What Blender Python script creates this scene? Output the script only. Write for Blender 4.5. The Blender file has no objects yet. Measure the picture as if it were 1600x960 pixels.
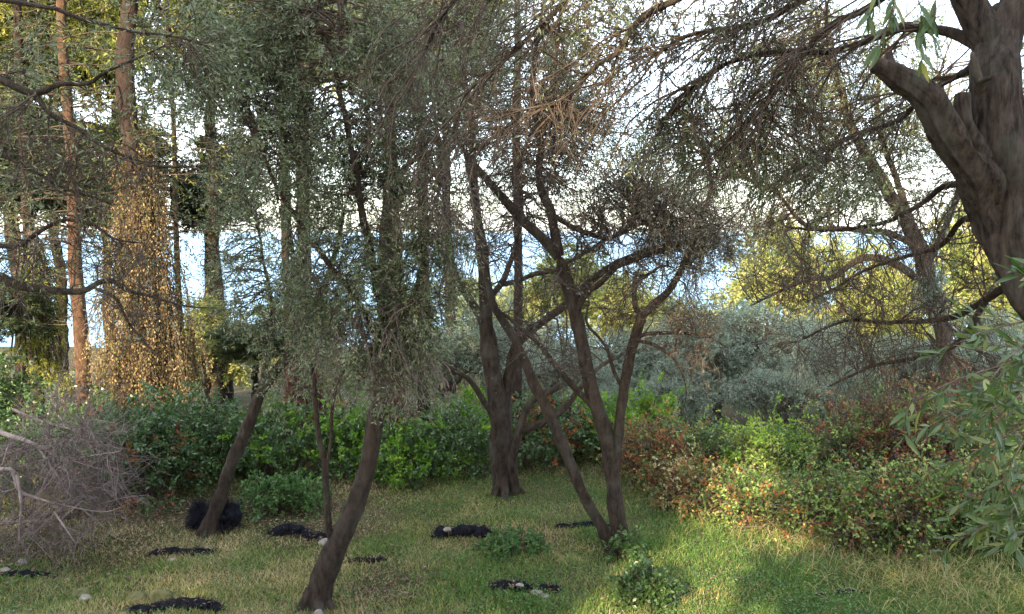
import bpy, math
import numpy as np

# ------------------------------------------------------------------ camera, sky, sun, exposure
W_PX, H_PX, F_PX = 1600.0, 960.0, 1250.0      # photograph size and focal length in its pixels
CAM_H = 3.2
PITCH = math.atan((480.0 - 362.0) / F_PX)     # sea horizon lies at y = 362
SUN_EL = math.radians(25.0)
SUN_AZ = math.radians(206.0)                  # clockwise from +Y: behind the camera, to its left

scene = bpy.context.scene
COL = scene.collection
cam_data = bpy.data.cameras.new('camera')
cam = bpy.data.objects.new('camera', cam_data)
COL.objects.link(cam)
cam.location = (0, 0, CAM_H)
cam.rotation_euler = (math.radians(90) - PITCH, 0, 0)
cam_data.sensor_fit = 'HORIZONTAL'
cam_data.sensor_width = 36.0
cam_data.lens = 36.0 * F_PX / W_PX
cam_data.clip_start = 0.05
cam_data.clip_end = 60000.0
scene.camera = cam

world = bpy.data.worlds.new('World')
scene.world = world
world.use_nodes = True
wn, wl = world.node_tree.nodes, world.node_tree.links
wn.clear()
w_out = wn.new('ShaderNodeOutputWorld')
w_bg = wn.new('ShaderNodeBackground')
w_sky = wn.new('ShaderNodeTexSky')
w_sky.sky_type = 'NISHITA'
w_sky.sun_disc = False
w_sky.sun_elevation = SUN_EL
w_sky.sun_rotation = SUN_AZ
w_sky.air_density = 1.0
w_sky.dust_density = 1.2
w_sky.ozone_density = 1.4
w_bg.inputs['Strength'].default_value = 0.15
# thin broken cloud, the same all round the sky
w_tc = wn.new('ShaderNodeTexCoord')
w_map = wn.new('ShaderNodeMapping')
w_map.inputs['Scale'].default_value = (1.0, 1.0, 2.6)
w_noise = wn.new('ShaderNodeTexNoise')
w_noise.inputs['Scale'].default_value = 2.3
w_noise.inputs['Detail'].default_value = 7.0
w_noise.inputs['Roughness'].default_value = 0.58
w_ramp = wn.new('ShaderNodeValToRGB')
w_ramp.color_ramp.elements[0].position = 0.40
w_ramp.color_ramp.elements[0].color = (0.16, 0.16, 0.16, 1)
w_ramp.color_ramp.elements[1].position = 0.62
w_ramp.color_ramp.elements[1].color = (0.7, 0.7, 0.7, 1)
w_mix = wn.new('ShaderNodeMixRGB')
w_mix.inputs['Color2'].default_value = (6.4, 6.4, 6.5, 1)
wl.new(w_tc.outputs['Generated'], w_map.inputs['Vector'])
wl.new(w_map.outputs['Vector'], w_noise.inputs['Vector'])
wl.new(w_noise.outputs['Fac'], w_ramp.inputs['Fac'])
wl.new(w_ramp.outputs['Color'], w_mix.inputs['Fac'])
wl.new(w_sky.outputs['Color'], w_mix.inputs['Color1'])
wl.new(w_mix.outputs['Color'], w_bg.inputs['Color'])
wl.new(w_bg.outputs['Background'], w_out.inputs['Surface'])

sun_data = bpy.data.lights.new('sun', 'SUN')
sun_data.energy = 3.6
sun_data.angle = math.radians(0.55)
sun_data.color = (1.0, 0.80, 0.52)
sun = bpy.data.objects.new('sun', sun_data)
COL.objects.link(sun)
TO_SUN = np.array([math.sin(SUN_AZ) * math.cos(SUN_EL), math.cos(SUN_AZ) * math.cos(SUN_EL), math.sin(SUN_EL)])
sun.rotation_euler = (math.radians(90) - SUN_EL, 0, math.radians(180) - SUN_AZ)
sun.location = tuple(TO_SUN * 60)

scene.view_settings.view_transform = 'Standard'
scene.view_settings.look = 'None'
scene.view_settings.gamma = 1.0
scene.view_settings.use_curve_mapping = False
scene.view_settings.exposure = 2.3
scene.cycles.max_bounces = 4
scene.cycles.diffuse_bounces = 2
scene.cycles.glossy_bounces = 2
scene.cycles.transmission_bounces = 2

# ------------------------------------------------------------------ small tools
CP, SP = math.cos(PITCH), math.sin(PITCH)


def at(x, y, Y):
    """point of the place that stands Y metres ahead and shows at photograph pixel x, y"""
    u, v = (x - W_PX / 2) / F_PX, (H_PX / 2 - y) / F_PX
    k = Y / (CP + v * SP)
    return np.array([u * k, Y, CAM_H + (-SP + v * CP) * k])


def px(n, Y):
    return n * Y / F_PX


def vnoise(x, y, seed=0):
    """smooth value noise on arrays, 0..1"""
    x = np.asarray(x, float); y = np.asarray(y, float)
    xi, yi = np.floor(x).astype(np.int64), np.floor(y).astype(np.int64)
    xf, yf = x - xi, y - yi
    xf, yf = xf * xf * (3 - 2 * xf), yf * yf * (3 - 2 * yf)

    def h(a, b):
        n = (a * 374761393 + b * 668265263 + seed * 974634777) & 0x7fffffff
        n = ((n ^ (n >> 13)) * 1274126177) & 0x7fffffff
        return ((n ^ (n >> 16)) & 0xffff) / 65535.0
    return (h(xi, yi) * (1 - xf) * (1 - yf) + h(xi + 1, yi) * xf * (1 - yf)
            + h(xi, yi + 1) * (1 - xf) * yf + h(xi + 1, yi + 1) * xf * yf)


def sstep(a, b, x):
    t = np.clip((np.asarray(x, float) - a) / (b - a), 0, 1)
    return t * t * (3 - 2 * t)


def ground_z(x, y):
    x = np.asarray(x, float); y = np.asarray(y, float)
    lawn = -0.05 * (y - 6.0)
    lawn = lawn + 0.10 * (vnoise(x * 0.7, y * 0.7, 3) - 0.5) + 0.05 * (vnoise(x * 2.1, y * 2.1, 4) - 0.5)
    # terrace behind, where the picture is taken from
    t = sstep(5.2, 1.6, y)
    z = lawn * (1 - t) + (1.6 + 0.1 * (vnoise(x * .6, y * .6, 5) - .5)) * t
    # right-hand bank under the brambles
    z = z + 0.35 * sstep(3.2, 6.0, x - 0.25 * (y - 7)) * sstep(5.0, 7.0, y) * sstep(16, 12, y)
    # hillside running down to the sea
    z = z - 0.02 * np.maximum(y - 13.0, 0) - 0.42 * np.maximum(y - 34.0, 0) * sstep(34, 44, y)
    return np.maximum(z, -56.0)


def norm(v):
    return v / np.maximum(np.linalg.norm(v, axis=-1, keepdims=True), 1e-9)


def mesh_from(name, verts, faces_list, mat, parent=None, base=(0, 0, 0), smooth=False, attr=None, slots=None):
    """faces_list: list of int arrays (n, k); links ONE mesh object"""
    me = bpy.data.meshes.new(name)
    verts = np.ascontiguousarray(verts - np.asarray(base)[None, :], dtype=np.float32)
    me.vertices.add(len(verts))
    me.vertices.foreach_set('co', verts.ravel())
    loops = np.concatenate([f.ravel() for f in faces_list]).astype(np.int32)
    sizes = np.concatenate([np.full(len(f), f.shape[1], np.int32) for f in faces_list])
    starts = np.concatenate([[0], np.cumsum(sizes)[:-1]]).astype(np.int32)
    me.loops.add(len(loops))
    me.loops.foreach_set('vertex_index', loops)
    me.polygons.add(len(sizes))
    me.polygons.foreach_set('loop_start', starts)
    me.polygons.foreach_set('loop_total', sizes)
    if smooth:
        me.polygons.foreach_set('use_smooth', np.ones(len(sizes), dtype=bool))
    if attr is not None:
        a = me.attributes.new('v', 'FLOAT', 'POINT')
        a.data.foreach_set('value', np.ascontiguousarray(attr, dtype=np.float32))
    me.update(calc_edges=True)
    me.materials.append(mat)
    ob = bpy.data.objects.new(name, me)
    COL.objects.link(ob)
    if parent is not None:
        ob.parent = parent
    else:
        ob.location = tuple(base)
    return ob


def tag(o, label=None, cat=None, group=None, kind=None):
    if label: o['label'] = label
    if cat: o['category'] = cat
    if group: o['group'] = group
    if kind: o['kind'] = kind
    return o


def thing(name, loc, label, cat, group=None):
    o = bpy.data.objects.new(name, None)
    o.empty_display_size = 0.2
    o.location = tuple(float(c) for c in loc)
    COL.objects.link(o)
    return tag(o, label, cat, group)


def copy_plant(src, loc, label, rotz=0.0, scale=(1, 1, 1)):
    """a further individual of a kind: the thing and each of its parts copied, mesh data shared"""
    c = src.copy()
    COL.objects.link(c)
    c.location = tuple(float(v) for v in loc)
    c.rotation_euler = (0, 0, rotz)
    c.scale = tuple(float(v) for v in scale)
    c['label'] = label
    for ch in src.children:
        k = ch.copy()
        COL.objects.link(k)
        k.parent = c
    return c


# ------------------------------------------------------------------ materials
def new_mat(name):
    m = bpy.data.materials.new(name)
    m.use_nodes = True
    m.node_tree.nodes.clear()
    return m, m.node_tree.nodes, m.node_tree.links


def ramp(n, stops):
    r = n.new('ShaderNodeValToRGB')
    e = r.color_ramp.elements
    while len(e) < len(stops):
        e.new(0.5)
    for k, (p, c) in enumerate(stops):
        e[k].position = p
        e[k].color = (c[0], c[1], c[2], 1)
    return r


def leaf_mat(name, stops, back=None, trans=0.28, rough=0.5, spec=0.35):
    m, n, l = new_mat(name)
    out = n.new('ShaderNodeOutputMaterial')
    at_ = n.new('ShaderNodeAttribute'); at_.attribute_name = 'v'
    r = ramp(n, stops)
    l.new(at_.outputs['Fac'], r.inputs['Fac'])
    col = r.outputs['Color']
    if back is not None:
        geo = n.new('ShaderNodeNewGeometry')
        mx = n.new('ShaderNodeMixRGB')
        mx.inputs['Color2'].default_value = (*back, 1)
        l.new(geo.outputs['Backfacing'], mx.inputs['Fac'])
        l.new(col, mx.inputs['Color1'])
        col = mx.outputs['Color']
    p = n.new('ShaderNodeBsdfPrincipled')
    p.inputs['Roughness'].default_value = rough
    p.inputs['Specular IOR Level'].default_value = spec
    l.new(col, p.inputs['Base Color'])
    t = n.new('ShaderNodeBsdfTranslucent')
    g = n.new('ShaderNodeHueSaturation')
    g.inputs['Saturation'].default_value = 1.15
    g.inputs['Value'].default_value = 1.5
    l.new(col, g.inputs['Color'])
    l.new(g.outputs['Color'], t.inputs['Color'])
    mix = n.new('ShaderNodeMixShader')
    mix.inputs['Fac'].default_value = trans
    l.new(p.outputs[0], mix.inputs[1]); l.new(t.outputs[0], mix.inputs[2])
    l.new(mix.outputs[0], out.inputs['Surface'])
    return m


def bark_mat(name, dark, light, lichen=(0.20, 0.21, 0.17), lich=0.35, scale=9.0, bump=0.9, stretch=0.35):
    m, n, l = new_mat(name)
    out = n.new('ShaderNodeOutputMaterial')
    tc = n.new('ShaderNodeTexCoord')
    mp = n.new('ShaderNodeMapping')
    mp.inputs['Scale'].default_value = (1, 1, stretch)
    l.new(tc.outputs['Object'], mp.inputs['Vector'])
    a = n.new('ShaderNodeTexNoise')
    a.inputs['Scale'].default_value = scale * 2.2; a.inputs['Detail'].default_value = 8; a.inputs['Roughness'].default_value = 0.7
    l.new(mp.outputs['Vector'], a.inputs['Vector'])
    v = n.new('ShaderNodeTexVoronoi')
    v.feature = 'DISTANCE_TO_EDGE'
    v.inputs['Scale'].default_value = scale * 6.0
    dist = n.new('ShaderNodeMixRGB'); dist.blend_type = 'ADD'; dist.inputs['Fac'].default_value = 0.3
    l.new(mp.outputs['Vector'], dist.inputs['Color1']); l.new(a.outputs['Color'], dist.inputs['Color2'])
    l.new(dist.outputs['Color'], v.inputs['Vector'])
    b = n.new('ShaderNodeTexNoise')
    b.inputs['Scale'].default_value = 3.1; b.inputs['Detail'].default_value = 5; b.inputs['Roughness'].default_value = 0.6
    l.new(tc.outputs['Object'], b.inputs['Vector'])
    r1 = ramp(n, [(0.34, dark), (0.68, light)])
    l.new(a.outputs['Fac'], r1.inputs['Fac'])
    r2 = ramp(n, [(0.52, (0, 0, 0)), (0.68, (lich, lich, lich))])
    l.new(b.outputs['Fac'], r2.inputs['Fac'])
    mx = n.new('ShaderNodeMixRGB')
    mx.inputs['Color2'].default_value = (*lichen, 1)
    l.new(r2.outputs['Color'], mx.inputs['Fac']); l.new(r1.outputs['Color'], mx.inputs['Color1'])
    p = n.new('ShaderNodeBsdfPrincipled')
    p.inputs['Roughness'].default_value = 0.9
    p.inputs['Specular IOR Level'].default_value = 0.15
    l.new(mx.outputs['Color'], p.inputs['Base Color'])
    r3 = ramp(n, [(0.0, (0, 0, 0)), (0.16, (1, 1, 1))])
    l.new(v.outputs['Distance'], r3.inputs['Fac'])
    ad = n.new('ShaderNodeMath'); ad.operation = 'MULTIPLY_ADD'
    ad.inputs[1].default_value = 0.22
    l.new(r3.outputs['Color'], ad.inputs[0]); l.new(a.outputs['Fac'], ad.inputs[2])
    bp = n.new('ShaderNodeBump')
    bp.inputs['Strength'].default_value = bump; bp.inputs['Distance'].default_value = 0.035
    l.new(ad.outputs[0], bp.inputs['Height']); l.new(bp.outputs['Normal'], p.inputs['Normal'])
    l.new(p.outputs[0], out.inputs['Surface'])
    return m


def plain_mat(name, c1, c2, scale=8.0, rough=0.9, bump=0.4, bdist=0.02, spec=0.2, detail=6):
    m, n, l = new_mat(name)
    out = n.new('ShaderNodeOutputMaterial')
    tc = n.new('ShaderNodeTexCoord')
    a = n.new('ShaderNodeTexNoise')
    a.inputs['Scale'].default_value = scale; a.inputs['Detail'].default_value = detail; a.inputs['Roughness'].default_value = 0.65
    l.new(tc.outputs['Object'], a.inputs['Vector'])
    r = ramp(n, [(0.3, c1), (0.7, c2)])
    l.new(a.outputs['Fac'], r.inputs['Fac'])
    p = n.new('ShaderNodeBsdfPrincipled')
    p.inputs['Roughness'].default_value = rough
    p.inputs['Specular IOR Level'].default_value = spec
    l.new(r.outputs['Color'], p.inputs['Base Color'])
    bp = n.new('ShaderNodeBump')
    bp.inputs['Strength'].default_value = bump; bp.inputs['Distance'].default_value = bdist
    l.new(a.outputs['Fac'], bp.inputs['Height']); l.new(bp.outputs['Normal'], p.inputs['Normal'])
    l.new(p.outputs[0], out.inputs['Surface'])
    return m


M = {}
M['bark'] = bark_mat('olive_bark', (0.030, 0.022, 0.017), (0.125, 0.092, 0.070))
M['bark_pale'] = bark_mat('olive_bark_grey', (0.055, 0.043, 0.034), (0.21, 0.165, 0.13), lich=0.5)
M['bark_big'] = bark_mat('old_olive_bark', (0.022, 0.017, 0.015), (0.185, 0.145, 0.118), lich=0.4, scale=13, bump=1.0, stretch=0.22)
M['twig'] = plain_mat('olive_twig', (0.045, 0.033, 0.026), (0.115, 0.088, 0.07), scale=14, bump=0.2)
M['dead_twig'] = plain_mat('dead_twig', (0.12, 0.092, 0.085), (0.29, 0.235, 0.215), scale=10, bump=0.2)
M['brush'] = plain_mat('dead_brush_twig', (0.085, 0.064, 0.060), (0.24, 0.185, 0.172), scale=10, bump=0.2)
M['pine_dark'] = bark_mat('dark_conifer_bark', (0.022, 0.015, 0.013), (0.085, 0.055, 0.042), lich=0.15, scale=8, stretch=0.4)
M['pine_bark_lit'] = bark_mat('sunlit_conifer_bark', (0.07, 0.04, 0.026), (0.24, 0.14, 0.09), lich=0.2, scale=8, stretch=0.5)  # lighter copy of the dark bark, sunlight on the bare trunk painted in
M['cut_wood'] = plain_mat('cut_wood', (0.055, 0.037, 0.026), (0.24, 0.165, 0.105), scale=38, bump=0.9)
M['olive'] = leaf_mat('olive_leaf', [(0.0, (0.034, 0.054, 0.021)), (0.5, (0.075, 0.105, 0.042)), (1.0, (0.155, 0.185, 0.075))], back=(0.185, 0.22, 0.13), trans=0.2, rough=0.42, spec=0.45)
M['olive_brown'] = leaf_mat('olive_leaf_dry', [(0.0, (0.045, 0.045, 0.028)), (0.5, (0.085, 0.082, 0.05)), (1.0, (0.16, 0.12, 0.075))], back=(0.20, 0.20, 0.15), trans=0.2)
M['olive_silver'] = leaf_mat('silver_olive_leaf', [(0.0, (0.07, 0.10, 0.065)), (0.5, (0.13, 0.17, 0.115)), (1.0, (0.20, 0.25, 0.17))], back=(0.28, 0.33, 0.26), trans=0.25)
M['olive_near'] = leaf_mat('young_olive_leaf', [(0.0, (0.028, 0.060, 0.014)), (0.6, (0.052, 0.095, 0.022)), (1.0, (0.17, 0.18, 0.03))], back=(0.085, 0.125, 0.045), trans=0.25, rough=0.38, spec=0.5)
M['yellow'] = leaf_mat('yellow_green_leaf', [(0.0, (0.15, 0.20, 0.05)), (0.5, (0.32, 0.35, 0.11)), (1.0, (0.50, 0.44, 0.24))], trans=0.35)
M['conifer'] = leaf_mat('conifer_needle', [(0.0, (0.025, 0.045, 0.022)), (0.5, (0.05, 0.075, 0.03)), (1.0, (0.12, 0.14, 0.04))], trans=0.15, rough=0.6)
M['conifer_yellow'] = leaf_mat('golden_sunlit_needle', [(0.0, (0.11, 0.14, 0.03)), (0.5, (0.23, 0.24, 0.05)), (1.0, (0.36, 0.33, 0.09))], trans=0.3, rough=0.6)  # golden sprays, and conifer crowns with sunlight put into the needle colour
M['vine'] = leaf_mat('dry_vine_leaf', [(0.0, (0.08, 0.048, 0.026)), (0.4, (0.22, 0.14, 0.065)), (0.6, (0.18, 0.15, 0.055)), (0.78, (0.12, 0.145, 0.045)), (1.0, (0.34, 0.245, 0.13))], trans=0.3, rough=0.7)
M['vine_red'] = leaf_mat('red_brown_vine_leaf', [(0.0, (0.07, 0.032, 0.024)), (0.6, (0.17, 0.07, 0.045)), (1.0, (0.22, 0.13, 0.07))], trans=0.25, rough=0.7)
M['hedge_dark'] = leaf_mat('dark_hedge_leaf', [(0.0, (0.022, 0.050, 0.016)), (0.55, (0.048, 0.10, 0.028)), (1.0, (0.105, 0.18, 0.05))], back=(0.07, 0.12, 0.04), trans=0.22, rough=0.35, spec=0.5)
M['hedge_bright'] = leaf_mat('bright_shrub_leaf', [(0.0, (0.06, 0.13, 0.02)), (0.5, (0.13, 0.25, 0.035)), (1.0, (0.24, 0.34, 0.06))], trans=0.42, rough=0.45)
M['bramble'] = leaf_mat('bramble_leaf', [(0.0, (0.13, 0.065, 0.04)), (0.10, (0.10, 0.07, 0.035)), (0.20, (0.06, 0.115, 0.028)), (0.6, (0.14, 0.235, 0.05)), (1.0, (0.31, 0.38, 0.11))], back=(0.12, 0.18, 0.065), trans=0.33, rough=0.5)
M['bramble_red'] = leaf_mat('red_bramble_leaf', [(0.0, (0.06, 0.034, 0.028)), (0.5, (0.24, 0.09, 0.04)), (0.75, (0.36, 0.17, 0.06)), (1.0, (0.12, 0.15, 0.05))], trans=0.28, rough=0.55)
M['grass'] = leaf_mat('grass_blade', [(0.0, (0.07, 0.15, 0.028)), (0.35, (0.16, 0.21, 0.055)), (0.6, (0.29, 0.265, 0.10)), (1.0, (0.48, 0.38, 0.215))], trans=0.25, rough=0.6, spec=0.2)
M['herb'] = leaf_mat('ground_herb_leaf', [(0.0, (0.04, 0.09, 0.025)), (0.6, (0.085, 0.165, 0.045)), (1.0, (0.14, 0.22, 0.08))], trans=0.28, rough=0.45)
M['litter'] = leaf_mat('fallen_leaf', [(0.0, (0.07, 0.04, 0.028)), (0.6, (0.17, 0.105, 0.07)), (1.0, (0.30, 0.22, 0.15))], trans=0.1, rough=0.8)
M['net'] = plain_mat('black_net', (0.007, 0.007, 0.010), (0.026, 0.026, 0.036), scale=70, rough=0.95, bump=1.0, bdist=0.03, spec=0.08)
M['net_thread'] = plain_mat('black_net_thread', (0.008, 0.008, 0.012), (0.034, 0.034, 0.045), scale=30, rough=0.9, bump=0.1, spec=0.08)
M['stone'] = plain_mat('pale_limestone', (0.13, 0.115, 0.095), (0.34, 0.31, 0.27), scale=9, bump=0.7, bdist=0.03)
M['moss'] = plain_mat('mossy_stone', (0.05, 0.055, 0.02), (0.17, 0.16, 0.07), scale=14, bump=0.9, bdist=0.03)


def ground_mat():
    m, n, l = new_mat('soil_and_turf')
    out = n.new('ShaderNodeOutputMaterial')
    tc = n.new('ShaderNodeTexCoord')
    a = n.new('ShaderNodeTexNoise'); a.inputs['Scale'].default_value = 0.9; a.inputs['Detail'].default_value = 6
    b = n.new('ShaderNodeTexNoise'); b.inputs['Scale'].default_value = 34; b.inputs['Detail'].default_value = 6
    l.new(tc.outputs['Object'], a.inputs['Vector']); l.new(tc.outputs['Object'], b.inputs['Vector'])
    r1 = ramp(n, [(0.35, (0.050, 0.062, 0.022)), (0.55, (0.085, 0.075, 0.038)), (0.72, (0.10, 0.07, 0.048))])
    r2 = ramp(n, [(0.3, (0.35, 0.35, 0.35)), (0.75, (1.3, 1.3, 1.3))])
    l.new(a.outputs['Fac'], r1.inputs['Fac']); l.new(b.outputs['Fac'], r2.inputs['Fac'])
    mx = n.new('ShaderNodeMixRGB'); mx.blend_type = 'MULTIPLY'; mx.inputs['Fac'].default_value = 1
    l.new(r1.outputs['Color'], mx.inputs['Color1']); l.new(r2.outputs['Color'], mx.inputs['Color2'])
    p = n.new('ShaderNodeBsdfPrincipled'); p.inputs['Roughness'].default_value = 0.95
    p.inputs['Specular IOR Level'].default_value = 0.1
    l.new(mx.outputs['Color'], p.inputs['Base Color'])
    bp = n.new('ShaderNodeBump'); bp.inputs['Strength'].default_value = 0.8; bp.inputs['Distance'].default_value = 0.03
    l.new(b.outputs['Fac'], bp.inputs['Height']); l.new(bp.outputs['Normal'], p.inputs['Normal'])
    l.new(p.outputs[0], out.inputs['Surface'])
    return m


def sea_mat():
    m, n, l = new_mat('hazy_sea_water')
    out = n.new('ShaderNodeOutputMaterial')
    tc = n.new('ShaderNodeTexCoord')
    mp = n.new('ShaderNodeMapping'); mp.inputs['Scale'].default_value = (0.02, 0.07, 1)
    a = n.new('ShaderNodeTexNoise'); a.inputs['Scale'].default_value = 3.0; a.inputs['Detail'].default_value = 8
    l.new(tc.outputs['Object'], mp.inputs['Vector']); l.new(mp.outputs['Vector'], a.inputs['Vector'])
    r = ramp(n, [(0.3, (0.10, 0.24, 0.40)), (0.7, (0.17, 0.34, 0.52))])  # paled blue: haze over the distance is put into the water colour
    l.new(a.outputs['Fac'], r.inputs['Fac'])
    p = n.new('ShaderNodeBsdfPrincipled')
    p.inputs['Roughness'].default_value = 0.35
    p.inputs['Specular IOR Level'].default_value = 0.25
    l.new(r.outputs['Color'], p.inputs['Base Color'])
    bp = n.new('ShaderNodeBump'); bp.inputs['Strength'].default_value = 1.0; bp.inputs['Distance'].default_value = 4.0
    l.new(a.outputs['Fac'], bp.inputs['Height']); l.new(bp.outputs['Normal'], p.inputs['Normal'])
    l.new(p.outputs[0], out.inputs['Surface'])
    return m


# ------------------------------------------------------------------ setting
def build_ground():
    xs = np.unique(np.concatenate([np.linspace(-400, -20, 30), np.linspace(-20, 20, 140), np.linspace(20, 400, 30)]))
    ys = np.unique(np.concatenate([np.linspace(-300, -20, 20), np.linspace(-20, 4, 40), np.linspace(4, 16, 90), np.linspace(16, 60, 40), np.linspace(60, 240, 30)]))
    X, Y = np.meshgrid(xs, ys)
    Z = ground_z(X, Y)
    v = np.stack([X, Y, Z], -1).reshape(-1, 3)
    nx, ny = len(xs), len(ys)
    i = (np.arange(ny - 1)[:, None] * nx + np.arange(nx - 1)[None, :]).ravel()
    f = np.stack([i, i + 1, i + nx + 1, i + nx], -1)
    g = mesh_from('ground', v, [f], ground_mat(), smooth=True)
    tag(g, 'olive grove ground of turf and bare brown soil', 'ground', kind='structure')
    # sea
    s = 40000.0
    n = 40
    gx = np.linspace(-s, s, n); gy = np.linspace(-2000, s, n)
    X, Y = np.meshgrid(gx, gy)
    v = np.stack([X, Y, np.full_like(X, -50.0)], -1).reshape(-1, 3)
    i = (np.arange(n - 1)[:, None] * n + np.arange(n - 1)[None, :]).ravel()
    f = np.stack([i, i + 1, i + n + 1, i + n], -1)
    sea = mesh_from('sea', v, [f], sea_mat())
    tag(sea, 'blue sea seen through gaps between the trees', 'sea', kind='structure')


build_ground()


# ------------------------------------------------------------------ growing wood and leaves
def tubes(P, R, S, rng, flute=0.0, tip=False):
    """P (N,K,3), R (N,K) -> verts, faces of N tubes with S sides (pointed at the end if tip)"""
    N, K, _ = P.shape
    T = norm(np.gradient(P, axis=1))
    A = np.zeros_like(P)
    r = rng.normal(size=(N, 3))
    A[:, 0] = norm(r - (r * T[:, 0]).sum(-1, keepdims=True) * T[:, 0])
    for k in range(1, K):                                # carry the frame along the tube
        A[:, k] = norm(A[:, k - 1] - (A[:, k - 1] * T[:, k]).sum(-1, keepdims=True) * T[:, k])
    B = np.cross(T, A)
    th = np.arange(S) * 2 * math.pi / S
    ring = R[:, :, None].repeat(S, 2)
    if flute > 0:
        L = np.cumsum(np.concatenate([np.zeros((N, 1)), np.linalg.norm(np.diff(P, axis=1), axis=-1)], 1), 1)
        mod = np.zeros((N, K, S))
        for m_, a_ in ((2, .55), (3, .6), (5, .55), (7, .35), (11, .2)):
            ph = rng.uniform(0, 6.28, (N, 1, 1)); dr = rng.normal(0, 1.2, (N, 1, 1))
            mod += a_ * np.cos(m_ * th[None, None, :] + ph + dr * L[:, :, None] * 1.6) * (0.6 + 0.4 * np.sin(L[:, :, None] * rng.uniform(2, 6) + rng.uniform(0, 6)))
        for _ in range(5):
            mod += (0.35 if S < 40 else 0.16) * np.sin(L[:, :, None] * rng.uniform(6, 22) + th[None, None, :] * rng.integers(-3, 4) + rng.uniform(0, 6))
        if S >= 40:                                      # old bark: narrow ridges and knots
            for m_ in (13, 17, 19, 23):
                mod += 0.16 * np.cos(m_ * th[None, None, :] + rng.uniform(0, 6.28) + rng.normal(0, 2.0) * L[:, :, None] + 1.5 * np.sin(L[:, :, None] * rng.uniform(4, 11)))
            for _ in range(9):
                l0, t0, sz = rng.uniform(0, L.max()), rng.uniform(0, 6.28), rng.uniform(.05, .11)
                dth = (th[None, None, :] - t0 + math.pi) % (2 * math.pi) - math.pi
                e = ((L[:, :, None] - l0) / sz) ** 2 + (dth * ring.max() / sz) ** 2
                mod += 1.3 * np.exp(-e) - 2.2 * np.exp(-e * 5)
        ring = ring * (1 + flute * mod * 0.5)
    V = P[:, :, None, :] + ring[..., None] * (np.cos(th)[None, None, :, None] * A[:, :, None, :] + np.sin(th)[None, None, :, None] * B[:, :, None, :])
    s0 = np.arange(S)[None, None, :]; s1 = (s0 + 1) % S
    if tip:
        M_ = (K - 1) * S + 1
        V = np.concatenate([V[:, :-1].reshape(N, -1, 3), P[:, -1:]], 1).reshape(-1, 3)
        n0 = np.arange(N)[:, None, None] * M_
        k0 = np.arange(K - 2)[None, :, None] * S
        F = np.stack([n0 + k0 + s0, n0 + k0 + s1, n0 + k0 + S + s1, n0 + k0 + S + s0], -1).reshape(-1, 4)
        kl = (K - 2) * S
        F3 = np.stack([n0 + kl + s0, n0 + kl + s1, np.broadcast_to(n0 + M_ - 1, (N, 1, S))], -1).reshape(-1, 3)
        return V, [F, F3]
    V = V.reshape(-1, 3)
    n0 = np.arange(N)[:, None, None] * K * S
    k0 = np.arange(K - 1)[None, :, None] * S
    F = np.stack([n0 + k0 + s0, n0 + k0 + s1, n0 + k0 + S + s1, n0 + k0 + S + s0], -1).reshape(-1, 4)
    return V, [F]


def resample(pts, rad, step=None, n=None):
    """Catmull-Rom through control points"""
    P = np.asarray(pts, float); R = np.asarray(rad, float)
    Q = np.vstack([2 * P[0] - P[1], P, 2 * P[-1] - P[-2]])
    seg = np.linalg.norm(np.diff(P, axis=0), axis=1)
    out, rr = [], []
    for i in range(len(P) - 1):
        m = max(2, int(seg[i] / step)) if step else n
        t = np.linspace(0, 1, m, endpoint=False)[:, None]
        p0, p1, p2, p3 = Q[i], Q[i + 1], Q[i + 2], Q[i + 3]
        out.append(0.5 * (2 * p1 + (p2 - p0) * t + (2 * p0 - 5 * p1 + 4 * p2 - p3) * t ** 2 + (3 * p1 - p0 - 3 * p2 + p3) * t ** 3))
        rr.append(R[i] + (R[i + 1] - R[i]) * t[:, 0])
    out.append(P[-1:]); rr.append(R[-1:])
    return np.vstack(out), np.concatenate(rr)


def grow(start, d, length, K, rng, wig=0.25, grav=0.0):
    N = len(start)
    P = np.zeros((N, K, 3)); P[:, 0] = start
    d = norm(d); step = (np.asarray(length) / (K - 1))[:, None]
    g = np.zeros((N, 3)); g[:, 2] = -1
    for k in range(1, K):
        d = norm(d + wig * rng.normal(size=(N, 3)) + np.asarray(grav).reshape(-1, 1) * g)
        P[:, k] = P[:, k - 1] + d * step
    return P


def sprout(P, n, rng, tmin=0.25, tmax=1.0, ang=(0.5, 1.1), up=0.0):
    """n children per tube of batch P: start points, directions, parent index, t"""
    N, K, _ = P.shape
    idx = np.repeat(np.arange(N), n)
    t = rng.uniform(tmin, tmax, N * n) * (K - 1)
    k = np.minimum(t.astype(int), K - 2); f = (t - k)[:, None]
    a, b = P[idx, k], P[idx, k + 1]
    s = a + (b - a) * f
    T = norm(b - a)
    r = rng.normal(size=T.shape); r[:, 2] += up
    perp = norm(r - (r * T).sum(-1, keepdims=True) * T)
    an = rng.uniform(ang[0], ang[1], N * n)[:, None]
    return s, T * np.cos(an) + perp * np.sin(an), idx, t / (K - 1)


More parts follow.
